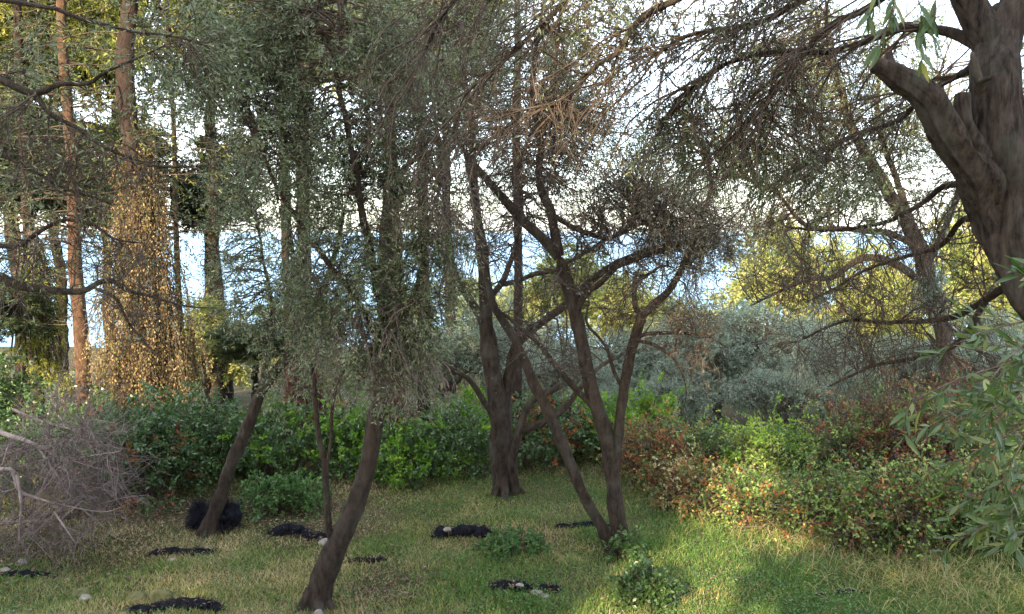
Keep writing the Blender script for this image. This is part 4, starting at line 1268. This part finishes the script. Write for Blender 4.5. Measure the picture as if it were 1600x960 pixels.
# ------------------------------------------------------------------ hedges and brambles
def shrub(name, label, cat, group, x, ytop, ybot, Y, wpx, seed, mat, leaf=(0.06, 0.034), nst=40, n1=5, n2=4, nl=7, l1=0.35, vbias=0.0, depth=None, grav=0.1, stem='twig', bare=0, mat2=None, frac2=0.0, vspread=.35, hmin=0.35):
    """dome of arching stems with leaves; uneven outline"""
    b0 = at(x, ybot, Y)
    gz = float(ground_z(b0[0], Y))
    b = np.array([b0[0], Y, gz])
    t = Plant(name, label, cat, b, seed, group)
    rng = t.rng
    h = max(hmin, at(x, ytop, Y)[2] - gz)
    wx = px(wpx, Y) / 2
    wd = depth or min(wx, 0.9)
    ph = rng.uniform(0, 6.28, 4)
    u = rng.uniform(0, 6.283, nst)
    rr = np.sqrt(rng.uniform(0, 1, nst))
    ex, ey = np.cos(u) * rr, np.sin(u) * rr
    lump = 0.80 + 0.14 * np.sin(ex * 5 + ph[0]) * np.cos(ey * 4 + ph[1]) + 0.16 * rng.random(nst)
    ez = np.sqrt(np.clip(1 - rr ** 2.2, 0.05, 1)) * lump * rng.uniform(.55, 1.0, nst)
    E = np.stack([b[0] + ex * wx, b[1] + ey * wd, gz + ez * h], -1)
    s = np.stack([b[0] + ex * wx * .45, b[1] + ey * wd * .45, np.zeros(nst)], -1)
    s[:, 2] = ground_z(s[:, 0], s[:, 1]) - .03
    K = 8
    tt = np.linspace(0, 1, K)[None, :, None]
    c = s * .4 + E * .6
    c[:, 2] = np.maximum(E[:, 2], s[:, 2]) + .15 * h
    P = (1 - tt) ** 2 * s[:, None] + 2 * (1 - tt) * tt * c[:, None] + tt ** 2 * E[:, None]
    P += np.cumsum(rng.normal(size=P.shape), 1) * .02 * h
    t.twigs(P, np.full((nst, K), .008) * np.linspace(1, .4, K)[None], 3, stem, 'stems')
    s1, d1, i1, _ = sprout(P, n1, rng, .2, 1, (.4, 1.2), up=.3)
    P1 = grow(s1, d1, l1 * rng.uniform(.4, 1.2, len(s1)), 5, rng, .2, grav)
    t.twigs(P1[:, ::2], np.full((len(s1), 3), .0032), 3, stem, 'stems')
    s2, d2, i2, _ = sprout(P1, n2, rng, .2, 1, (.3, 1.0), up=.3)
    P2 = grow(s2, d2, l1 * .4 * rng.uniform(.5, 1.3, len(s2)), 3, rng, .2, grav)
    s3, d3, i3, _ = sprout(P2, nl, rng, 0, 1, (.4, 1.3), up=.2)
    s4, d4, i4, _ = sprout(P1, max(2, nl // 2), rng, 0, 1, (.4, 1.3), up=.2)
    S, D = np.vstack([s3, s4]), np.vstack([d3, d4])
    I = np.concatenate([i2[i3], i4])
    gl = ground_z(S[:, 0], S[:, 1])
    ok = S[:, 2] > gl + .02
    S, D, I = S[ok], D[ok], I[ok]
    if mat2:
        pick = (rng.random(len(P1)) < frac2)[I]
        t.leaves(S[pick], D[pick], leaf, mat2, vbias, .9, vspread, 'foliage', group=I[pick])
        t.leaves(S[~pick], D[~pick], leaf, mat, vbias, .9, vspread, 'foliage', group=I[~pick])
    else:
        t.leaves(S, D, leaf, mat, vbias, .9, vspread, 'foliage', group=I)
    if bare:
        s5, d5, _, _ = sprout(P, bare, rng, .1, 1, (.3, 1.3), up=.3)
        P5 = grow(s5, d5, rng.uniform(.2, .7, len(s5)), 6, rng, .25, .15)
        t.twigs(P5[:, ::2], np.full((len(s5), 3), .003), 3, 'brush', 'dead_stems')
    for o in t.finish():
        o['kind'] = 'stuff'
    return t


H1 = 'evergreen hedge along the back of the lawn'
for i, (x, yt, yb, Y, w, mt, nst, lab, m2, f2) in enumerate((
        (215, 625, 800, 9.9, 190, 'hedge_dark', 76, 'dark glossy hedge bush below the golden vine curtain', 'bramble_red', .10),
        (320, 625, 790, 11.2, 190, 'hedge_dark', 70, 'dark green hedge bush behind the foot of the leaning olive', None, 0),
        (430, 640, 775, 11.2, 170, 'hedge_dark', 60, 'dark hedge bush between leaning olive and slim stem', 'hedge_bright', .25),
        (555, 650, 765, 11.6, 170, 'hedge_bright', 60, 'bright green bush behind the nearest trunk', 'hedge_dark', .3),
        (640, 680, 760, 11.2, 120, 'hedge_bright', 40, 'low bright green bush just right of the nearest trunk', 'hedge_dark', .35),
        (705, 660, 755, 11.6, 130, 'hedge_dark', 50, 'dark bush immediately left of the middle trunk', 'hedge_bright', .2),
        (720, 630, 720, 13.4, 100, 'hedge_bright', 36, 'bright green bush seen beyond the dark one left of middle trunk', None, 0),
        (855, 640, 750, 11.8, 150, 'hedge_dark', 54, 'dark bush right of the middle trunk under the broken limb', 'bramble_red', .25),
        (925, 625, 735, 12.6, 150, 'hedge_bright', 50, 'bright green bush between the stems of the V-forked olive', None, 0),
        (1005, 640, 740, 12.8, 110, 'hedge_bright', 40, 'bright green bush right behind the V-forked olive', 'yellow', .15),
        (40, 640, 800, 10.2, 190, 'hedge_dark', 50, 'dark bush behind the heap of dead branches', None, 0),
        (-10, 520, 800, 12.2, 150, 'hedge_dark', 56, 'tall dark bush at the left edge beside the golden sprays', None, 0),
        (150, 640, 760, 12.0, 130, 'hedge_dark', 40, 'dark bush around the foot of the orange conifer trunk', 'yellow', .06))):
    shrub('hedge_bush', lab, 'bush', H1, x, yt - (8, 30, 14, 26, 4, 34, 18, 30, 22, 32, 10, 0, 20)[i], yb, Y, w, 130 + i, mt, nst=nst, mat2=m2, frac2=f2, l1=.38, nl=7, depth=.8)

H2 = 'bramble thicket on the right'
for i, (x, yt, yb, Y, w, mt, nst, lab, m2, f2, vb) in enumerate((
        (1020, 675, 775, 10.8, 130, 'bramble_red', 50, 'rust-red bramble just right of the V-forked trunk', 'bramble', .25, 0),
        (1068, 735, 800, 9.9, 80, 'bramble_red', 30, 'small orange bramble at the lawn edge catching the sun', 'yellow', .3, .25),
        (1095, 680, 780, 11.2, 120, 'hedge_dark', 44, 'dark green bramble left of the bright one', 'bramble', .4, 0),
        (1190, 668, 790, 10.8, 170, 'hedge_bright', 64, 'bright green bramble mound with rusty patches', 'bramble', .55, .12),
        (1300, 690, 800, 10.6, 150, 'bramble', 56, 'green bramble right of the bright mound', 'hedge_dark', .3, .05),
        (1365, 615, 800, 10.6, 200, 'bramble_red', 76, 'tall dark reddish bramble mound', 'bramble', .35, -.15),
        (1470, 600, 830, 9.8, 190, 'bramble_red', 66, 'reddish bramble behind the near olive leaves', 'bramble', .45, -.1),
        (1140, 760, 840, 9.6, 150, 'bramble', 50, 'low bramble beside the lawn at the thicket left end', 'bramble_red', .3, 0),
        (1230, 770, 850, 9.0, 170, 'bramble', 54, 'low green bramble in front of the bright mound', 'bramble_red', .3, .05),
        (1330, 755, 870, 8.6, 190, 'bramble', 66, 'green bramble tangle at the front of the thicket', 'bramble_red', .3, 0),
        (1440, 740, 890, 8.2, 200, 'bramble', 70, 'green bramble tangle with dead stems below the near leaves', 'bramble_red', .25, .08),
        (1560, 720, 910, 7.8, 210, 'bramble', 70, 'bramble at the right edge under the near leaves', 'bramble_red', .25, .05),
        (1590, 620, 820, 9.0, 180, 'bramble', 50, 'leafy bramble rising at the far right edge', 'bramble_red', .3, .05))):
    shrub('bramble_bush', lab, 'bramble', H2, x, yt - (18, 4, 22, 8, 26, 14, 20, 0, 16, 4, 18, 10, 20)[i], yb, Y, w, 160 + i, mt, leaf=(.044, .026), nst=int(nst * 1.25), mat2=m2, frac2=f2 * .8, vbias=vb + .14, l1=.42, nl=6, bare=4, depth=.75, vspread=.5)

# small plants on the lawn
shrub('small_shrub', 'small round evergreen shrub on the lawn below the V-forked olive', 'shrub', None, 1010, 893, 950, 6.75, 75, 181, 'hedge_dark', leaf=(.042, .024), nst=40, l1=.14, n1=5, nl=6, depth=.22)
shrub('ground_plant', 'low spreading green weed patch on the lawn beside the black net', 'plant', None, 800, 846, 885, 8.0, 120, 182, 'herb', leaf=(.03, .016), nst=60, l1=.09, nl=5, depth=.5, hmin=.1)
shrub('ground_plant', 'leafy suckers sprouting at the foot of the V-forked olive', 'plant', None, 978, 820, 872, 7.85, 60, 183, 'herb', leaf=(.035, .02), nst=14, l1=.12, nl=4, depth=.2)
shrub('ground_plant', 'low weeds beside the leaning olive at the hedge foot', 'plant', None, 440, 745, 800, 9.6, 150, 184, 'herb', leaf=(.05, .03), nst=40, l1=.2, nl=5, depth=.4, hmin=.2)


# ------------------------------------------------------------------ heap of dead branches at the left
def dead_heap():
    Y = 8.0
    b = gbase(-40, 830, Y)
    t = Plant('fallen_dead_branch', 'grey leafless fallen branch with a tangle of dry twigs at left', 'dead branch', b, 51)
    L = [
        [(-140, 640, 26, 8.2), (-60, 655, 20, 8.1), (0, 676, 14, 8.0), (45, 690, 11, 7.9), (75, 705, 9, 7.9), (100, 720, 7, 7.9), (150, 712, 5, 7.9), (190, 705, 3, 7.9)],
        [(-140, 700, 26, 7.8), (-60, 728, 20, 7.7), (0, 734, 14, 7.6), (20, 736, 11, 7.6), (32, 768, 10, 7.6), (60, 778, 8, 7.6), (95, 790, 6, 7.6), (160, 800, 4, 7.7), (195, 790, 2, 7.7)],
        [(26, 742, 9, 7.6), (33, 790, 7, 7.5), (31, 830, 5, 7.5), (29, 852, 4, 7.5)],
        [(62, 702, 8, 7.9), (90, 745, 7, 7.8), (115, 780, 5, 7.8), (150, 815, 3, 7.8)],
        [(-80, 800, 18, 7.9), (0, 815, 9, 7.8), (70, 815, 7, 7.8), (130, 835, 4, 7.8)],
        [(20, 640, 8, 8.2), (70, 660, 7, 8.2), (120, 672, 5, 8.2)],
        [(85, 800, 6, 7.5), (105, 830, 4, 7.4), (120, 852, 2, 7.4)],
    ]
    for q in L:
        P, R = trace(q, Y)
        t.limb(P, np.array(R) * .8, name='limb', mat='dead_twig', flute=.1, wob=.05)
    kb = dict(nl=0, n1=6, l1=.55, n2=4, l2=.26, grav=.08, r0=.015, twig_mat='brush', up=0.0, wig=.05)
    for x, y, rx, ry, nb in ((60, 740, 90, 60, 20), (130, 780, 60, 50, 18), (60, 810, 80, 40, 14), (120, 710, 60, 50, 14), (0, 780, 60, 60, 9), (60, 670, 80, 40, 12), (150, 740, 40, 60, 10)):
        cl(t, x, y, 7.9, rx, ry, 80, nb, **kb)
    for o in t.finish():
        if o.name.startswith('branches'):
            o.name = 'twigs'


dead_heap()


# ------------------------------------------------------------------ rolled black olive nets
def net(name, label, x, y, Y, wpx, hpx, seed, ang=0.0, even=0.0):
    b = gbase(x, y, Y)
    rng = np.random.default_rng(seed)
    L = px(wpx, Y); r = px(hpx, Y) * .4
    root = thing(name, b, label, 'net', 'black olive nets lying on the grass')
    K, S = 46, 26
    tt = np.linspace(0, 1, K)
    ca, sa = math.cos(ang), math.sin(ang)
    ax = (tt - .5) * L
    off = np.cumsum(rng.normal(0, 1, K)) * .012 * L
    off -= np.linspace(off[0], off[-1], K)
    P = np.stack([b[0] + ax * ca - off * sa, b[1] + ax * sa + off * ca, np.zeros(K)], -1)
    env = np.clip(np.minimum(tt, 1 - tt) * 9, .15, 1) ** .5 * (0.45 + .9 * (vnoise(tt * 7, tt * 0 + seed, 9) * (1 - even) + .6 * even))
    R = r * env
    P[:, 2] = ground_z(P[:, 0], P[:, 1]) + R * .3
    V, (F,) = tubes(P[None], R[None], S, rng, flute=.42)
    # squash, crumple
    V[:, 2] = np.maximum(V[:, 2], ground_z(V[:, 0], V[:, 1]) - .01)
    cr = vnoise(V[:, 0] * 26, V[:, 1] * 26 + V[:, 2] * 31, seed) - .5
    V += np.stack([cr, vnoise(V[:, 1] * 30, V[:, 2] * 30, seed + 1) - .5, np.abs(cr)], -1) * r * .55
    end0 = np.arange(S)[None, :]; end1 = np.arange(len(V) - S, len(V))[None, :]
    mesh_from('rolled_net', V, [F, end0, end1], M['net'], root, b, smooth=False)
    # loose threads and folds of the mesh standing off the roll
    n = int(260 + 420 * L)
    k = rng.integers(0, len(V), n)
    d = norm(V[k] - b) + rng.normal(0, .7, (n, 3)); d[:, 2] = np.abs(d[:, 2]) + .1
    T = grow(V[k], d, rng.uniform(.7, 2.2, n) * r, 5, rng, .55, .35)
    T[:, :, 2] = np.maximum(T[:, :, 2], ground_z(T[:, :, 0], T[:, :, 1]) + .004)
    tv, tf = tubes(T[:, ::2], np.full((n, 3), .0022), 3, rng, tip=True)
    o = mesh_from('loose_threads', tv, tf, M['net_thread'], root, b)
    tag(o, kind='stuff')
    # a few dry leaves caught in it
    n = int(20 + 50 * L)
    k = rng.integers(0, len(V), n)
    lv, lf = leaf_quads(V[k] + np.array([0, 0, .01]), rng.normal(size=(n, 3)) * np.array([1, 1, .25]), rng.uniform(.03, .06, n), rng.uniform(.01, .02, n), rng, 1.5)
    o = mesh_from('caught_leaves', lv, [lf], M['litter'], root, b, attr=np.repeat(rng.uniform(.3, 1, n), 4))
    tag(o, kind='stuff')
    return b


NET = 'net_roll'
net(NET, 'crumpled black net lying on the lawn in front of the middle trunk', 722, 834, 8.45, 92, 26, 201, -.15, even=.4)
net(NET, 'long low black net roll with pale stones near the bottom of the lawn', 800, 922, 6.95, 66, 22, 202, -.12, even=.7)
net(NET, 'short dark net lump with pale stones right of the long roll', 858, 925, 6.95, 44, 16, 203, .1)
net(NET, 'flat dark net hidden in dry grass behind the left stem of the V-shaped olive', 912, 822, 8.75, 90, 11, 204, .1)
net(NET, 'black net strip on the grass in front of the leaning olive', 285, 858, 8.0, 110, 17, 205, .05, even=.4)
net(NET, 'dark net heap mixed with leaf litter left of the slim stem', 452, 832, 8.6, 66, 22, 206, -.1)
net(NET, 'dark net heap touching the slim stem of the nearest olive', 503, 836, 8.5, 50, 17, 207, 0)
net(NET, 'thick black net roll at the very bottom left of the lawn', 275, 962, 6.55, 150, 26, 208, .03, even=.9)
net(NET, 'thin dark net and sticks on the grass at the left edge', 35, 893, 7.4, 90, 13, 209, .1)
net(NET, 'thin dark net strip just right of the nearest trunk', 572, 876, 7.8, 62, 9, 210, .02)
net(NET, 'faded dark net patch in the grass at lower right before the brambles', 1320, 922, 6.9, 90, 10, 211, .05)


def net_bundle(label, x, y, Y, wpx, hpx, seed):
    b = gbase(x, y, Y)
    rng = np.random.default_rng(seed)
    root = thing('net_bundle', b, label, 'net')
    wr, hr = px(wpx, Y) / 2, px(hpx, Y)
    n, m = 40, 26
    th = np.linspace(0, 2 * math.pi, n, endpoint=False)
    ph = np.linspace(0.02, math.pi * .62, m)
    T, Pn = np.meshgrid(th, ph)
    rad = 1 + .6 * (vnoise(T * 1.6 + 4, Pn * 3, seed) - .5) + .5 * (vnoise(T * 5, Pn * 7, seed + 2) - .5)
    rad[:, -1] = rad[:, 0] * .5 + rad[:, -1] * .5
    X = b[0] + np.sin(Pn) * np.cos(T) * wr * rad; Yv = b[1] + np.sin(Pn) * np.sin(T) * wr * .8 * rad
    Z = b[2] + hr * .38 + np.cos(Pn) * hr * .62 * rad
    V = np.stack([X, Yv, Z], -1).reshape(-1, 3)
    i = np.arange(m - 1)[:, None] * n; j = np.arange(n)[None]; j1 = (j + 1) % n
    F = np.stack([i + j, i + n + j, i + n + j1, i + j1], -1).reshape(-1, 4)
    mesh_from('bunched_net', V, [F, np.arange(n)[None]], M['net'], root, b)
    k = rng.integers(0, len(V), 700)
    d = norm(V[k] - b - np.array([0, 0, hr * .3])) + rng.normal(0, .5, (700, 3))
    G = grow(V[k], d, rng.uniform(.06, .16, 700), 5, rng, .5, .2)
    tv, tf = tubes(G[:, ::2], np.full((700, 3), .0022), 3, rng, tip=True)
    tag(mesh_from('loose_threads', tv, tf, M['net_thread'], root, b), kind='stuff')


net_bundle('black netting bundled behind the foot of the leaning olive', 348, 822, 8.85, 46, 44, 221)
net_bundle('smaller black net bundle on the left of the leaning olive foot', 312, 815, 8.9, 30, 36, 222)


# ------------------------------------------------------------------ stones
def stone(name, label, x, y, Y, wpx, seed, mat='stone', flat=.65, lift=0.0, group='loose stones on the lawn'):
    b = gbase(x, y, Y)
    rng = np.random.default_rng(seed)
    r = px(wpx, Y) / 2
    n, m = 14, 9
    T, Pn = np.meshgrid(np.linspace(0, 2 * math.pi, n, endpoint=False), np.linspace(0, math.pi, m))
    D = np.stack([np.sin(Pn) * np.cos(T), np.sin(Pn) * np.sin(T), np.cos(Pn)], -1)
    rad = np.ones(D.shape[:2])
    for _ in range(7):                                   # chip flat facets off a ball
        nrm = norm(rng.normal(size=3)); cut = rng.uniform(.55, .85)
        dd = (D * nrm).sum(-1)
        rad = np.where(dd * rad > cut, cut / np.maximum(dd, 1e-3), rad)
    V = (D * rad[..., None]).reshape(-1, 3) * r * np.array([1, rng.uniform(.7, 1), flat])
    V += b + np.array([0, 0, r * flat * .45 + lift])
    i = np.arange(m - 1)[:, None] * n; j = np.arange(n)[None]; j1 = (j + 1) % n
    F = np.stack([i + j, i + n + j, i + n + j1, i + j1], -1).reshape(-1, 4)
    o = mesh_from(name, V, [F], M[mat], None, b)
    tag(o, label, 'stone', group)


stone('stone', 'rounded white stone at the foot of the nearest trunk', 498, 952, 6.5, 24, 301)
stone('stone', 'small pale stone left of the nearest trunk', 484, 905, 7.1, 14, 302, flat=.5)
stone('stone', 'pinkish flat stone behind the slim stem beside the net heap', 505, 830, 8.35, 24, 303, flat=.6)
stone('stone', 'small pale stone right of the nearest trunk foot', 607, 915, 6.95, 13, 304, flat=.5)
stone('stone', 'white stone lying on the net in front of the middle trunk', 700, 815, 8.36, 16, 305, flat=.5, lift=.1)
stone('stone', 'white stone at the right end of the net before the middle trunk', 748, 823, 8.4, 12, 306, flat=.5, lift=.06)
stone('stone', 'white stone between the long net roll and the short one', 838, 920, 6.85, 22, 307, flat=.45, lift=.01)
stone('stone', 'pale stone on the left half of the long net roll', 812, 919, 6.85, 14, 308, flat=.5, lift=.07)
stone('stone', 'flat brown-white stone in front of the short net lump', 850, 928, 6.8, 22, 309, flat=.35)
stone('stone', 'mossy dome-shaped stone behind the thick net roll at lower left', 250, 925, 6.75, 46, 310, 'moss', .75)
stone('stone', 'small mossy stone left of the dome-shaped mossy one', 212, 922, 6.85, 40, 311, 'moss', .5)
stone('stone', 'mossy stone with a pale front further left', 128, 915, 6.95, 34, 312, 'moss', .5)
stone('stone', 'pale stone in front of the left mossy one', 132, 922, 6.85, 22, 313, flat=.5)
stone('stone', 'pale stone on the grass below the dead branches', 34, 850, 7.7, 18, 314, flat=.7)
stone('stone', 'small pale stone on the bare soil right of the net bundle', 398, 800, 9.1, 12, 315)
stone('stone', 'tiny pale stone on the soil behind the net bundle', 372, 782, 9.5, 9, 316)
stone('stone', 'pale stone half under the net strip before the leaning olive', 268, 862, 7.85, 16, 317, flat=.5)
stone('stone', 'pale stone on the thin net at the left edge', 8, 886, 7.4, 18, 318, flat=.4, lift=.05)


# ------------------------------------------------------------------ grass, weeds and leaf litter
def px_of(x, y, z):
    """photograph pixel of a world point (for choosing which patch is which)"""
    dz = z - CAM_H
    f = y * CP - dz * SP; u = y * SP + dz * CP
    return W_PX / 2 + x / f * F_PX, H_PX / 2 - u / f * F_PX


def scatter(n, seed, y0=5.9, y1=12.5):
    rng = np.random.default_rng(seed)
    y = y0 + (y1 - y0) * rng.random(n) ** 1.25
    x = (rng.random(n) * 2 - 1) * (0.67 * y + .6)
    return rng, x, y, ground_z(x, y)


def litter_mask(x, y):
    """bare leafy soil: by the left hedge and under the nearest tree"""
    m = np.exp(-(((x + 3.4) / 1.7) ** 2 + ((y - 9.7) / .9) ** 2)) * 1.4
    m += np.exp(-(((x + 1.2) / .45) ** 2 + ((y - 7.1) / .5) ** 2)) * .9
    m += np.exp(-(((x + 5.2) / 1.4) ** 2 + ((y - 8.2) / .8) ** 2))
    m += np.exp(-(((x + 2.2) / .6) ** 2 + ((y - 8.7) / .35) ** 2))
    return m


def build_grass():
    rng, x, y, z = scatter(320000, 71)
    dry = vnoise(x * .75 + 3, y * .95, 21) * .55 + vnoise(x * 2.3, y * 2.6, 22) * .35 + vnoise(x * 7, y * 7, 23) * .2
    green_right = sstep(.6, 2.2, x) * sstep(10, 7.5, y) * .28
    dry = dry - green_right + .14 * sstep(.5, -2.5, x) + .02
    lit = litter_mask(x, y)
    bush = sstep(2.6, 3.4, x - .22 * (y - 7)) 
    keep = rng.random(len(x)) < np.clip(1.1 - lit, .08, 1) * (1 - .3 * sstep(10.6, 11.6, y))
    x, y, z, dry, bush = x[keep], y[keep], z[keep], dry[keep], bush[keep]
    n = len(x)
    tall = .75 + .8 * vnoise(x * 1.5, y * 1.5, 25) + .9 * bush * (dry > .4)
    h = rng.uniform(.022, .062, n) * tall
    a = rng.uniform(0, 6.283, n)
    lean = rng.uniform(.1, 1.3, n)
    d = np.stack([np.cos(a) * lean, np.sin(a) * lean, np.ones(n)], -1)
    w = rng.uniform(.0026, .0056, n)
    s = np.stack([x, y, z - .005], -1)
    side = np.stack([-np.sin(a + rng.normal(0, .6, n)), np.cos(a), np.zeros(n)], -1) * w[:, None]
    tip = s + norm(d) * h[:, None] + np.stack([np.cos(a), np.sin(a), -.3 * np.ones(n)], -1) * (h * .2)[:, None]
    V = np.stack([s - side, s + side, tip], 1).reshape(-1, 3)
    F3 = np.arange(n * 3).reshape(-1, 3)
    v = np.clip((dry - .33) * 1.3 + rng.normal(0, .24, n), 0, 1)
    g = mesh_from('grass', V, [F3], M['grass'], attr=np.repeat(v, 3))
    tag(g, 'short green and straw-coloured grass covering the lawn', 'grass', kind='stuff')

    # clover and small weeds
    rng, x, y, z = scatter(80000, 72)
    gr = vnoise(x * 1.1 + 9, y * 1.3, 31) * .6 + vnoise(x * 3.1, y * 3.3, 32) * .4 + .12 * sstep(.5, 2, x)
    keep = rng.random(len(x)) < sstep(.42, .68, gr) * np.clip(1.05 - litter_mask(x, y), .1, 1)
    x, y, z = x[keep], y[keep], z[keep]; n = len(x)
    a = rng.uniform(0, 6.283, n)
    V, F = leaf_quads(np.stack([x, y, z + rng.uniform(.01, .07, n)], -1), np.stack([np.cos(a), np.sin(a), rng.uniform(-.2, .5, n)], -1), rng.uniform(.014, .032, n), rng.uniform(.009, .018, n), rng, 1.8)
    g = mesh_from('ground_weeds', V, [F], M['herb'], attr=np.repeat(np.clip(rng.normal(.55, .25, n), 0, 1), 4))
    tag(g, 'small round-leaved green weeds mixed into the lawn', 'weeds', kind='stuff')

    # fallen leaves
    rng, x, y, z = scatter(60000, 73)
    keep = rng.random(len(x)) < np.clip(.08 + litter_mask(x, y), 0, 1)
    x, y, z = x[keep], y[keep], z[keep]; n = len(x)
    a = rng.uniform(0, 6.283, n)
    V, F = leaf_quads(np.stack([x, y, z + rng.uniform(.005, .03, n)], -1), np.stack([np.cos(a), np.sin(a), rng.uniform(-.2, .4, n)], -1), rng.uniform(.025, .055, n), rng.uniform(.01, .022, n), rng, 1.6)
    g = mesh_from('fallen_leaves', V, [F], M['litter'], attr=np.repeat(rng.random(n), 4))
    tag(g, 'brown fallen leaves littering the soil', 'leaves', kind='stuff')

    # long dry grass along the bramble edge
    rng = np.random.default_rng(74)
    n = 11000
    y = rng.uniform(6.2, 11.0, n)
    edge = 1.9 + (11.0 - y) * .42
    x = edge + rng.normal(.45, .5, n)
    z = ground_z(x, y)
    a = rng.uniform(0, 6.283, n)
    P = grow(np.stack([x, y, z], -1), np.stack([np.cos(a) * .5, np.sin(a) * .5, np.ones(n)], -1), rng.uniform(.06, .24, n), 4, rng, .2, .35)
    w = .0019
    sd = np.stack([np.cos(a), -np.sin(a), 0 * a], -1) * w
    V = np.concatenate([P - sd[:, None], P + sd[:, None]], 1).reshape(-1, 3)
    i = np.arange(n)[:, None] * 8 + np.arange(3)[None]
    F = np.stack([i, i + 1, i + 5, i + 4], -1).reshape(-1, 4)
    g = mesh_from('dry_grass', V, [F], M['grass'], attr=np.repeat(np.clip(rng.normal(.62, .22, n), 0, 1), 8))
    tag(g, 'long straw-coloured dry grass along the foot of the brambles', 'grass', kind='stuff')


build_grass()


# ------------------------------------------------------------------ the rest of the grove, behind the camera: it shades the lawn
def shade_tree(label, x, y, h, w, seed, crown_lo=3.8, nb=170):
    gz = float(ground_z(x, y))
    b = np.array([x, y, gz])
    t = Plant('olive_tree', label, 'tree', b, seed, 'olive trees of the grove')
    rng = t.rng
    t.tri = True
    mid = b + np.array([rng.normal(0, .2), rng.normal(0, .2), crown_lo + .4])
    t.limb([b - np.array([0, 0, .2]), (b + mid) / 2 + rng.normal(0, .08, 3), mid], [.3, .24, .2], flute=.25, mat='bark_big')
    for k in range(6):
        a = 6.283 * k / 6 + rng.uniform(-.3, .3)
        e = b + np.array([math.cos(a) * w * .32, math.sin(a) * w * .32, h * rng.uniform(.55, .85)])
        t.limb([mid, (mid + e) / 2 + rng.normal(0, .2, 3), e], [.13, .09, .04], flute=.15)
    for k in range(9):
        q = norm(rng.normal(size=3)) * rng.uniform(.3, .75)
        c = b + np.array([q[0] * w / 2, q[1] * w / 2, (h + crown_lo) / 2 + q[2] * (h - crown_lo) / 2])
        t.clump(c, np.array([w / 2, w / 2, (h - crown_lo) / 2]) * .5, nb // 9, mat='olive', n1=6, l1=.8, n2=4, l2=.35, nl=6, leaf=(.2, .10), grav=.1, r0=.03, draw2=False, shell=.1)
    t.finish()
    return t.root


SHADE = ((-11.0, -5.2, 12.0, 4.8, 'grove olive behind the viewpoint, farthest to the left'),
         (-8.2, -7.4, 13.4, 5.2, 'grove olive behind the viewpoint, second from the left'),
         (-8.0, -5.6, 12.8, 5.2, 'grove olive behind the viewpoint, just left of it'),
         (-2.9, -7.0, 12.8, 4.7, 'grove olive directly behind the viewpoint'),
         (0.6, -5.4, 12.0, 4.8, 'grove olive behind the viewpoint, just right of it'),
         (-9.4, -3.6, 8.6, 4.6, 'shorter grove olive behind the viewpoint, near the left one'),
         (4.2, -7.0, 12.2, 5.2, 'grove olive behind the viewpoint, farthest to the right'))
shade_src = shade_tree(SHADE[0][4], *SHADE[0][:4], 401)
for i, (x, y, h, w, lab) in enumerate(SHADE[1:]):
    copy_plant(shade_src, (x, y, float(ground_z(x, y))), lab, 1.1 + 1.7 * i, (w / SHADE[0][3], w / SHADE[0][3], h / SHADE[0][2]))
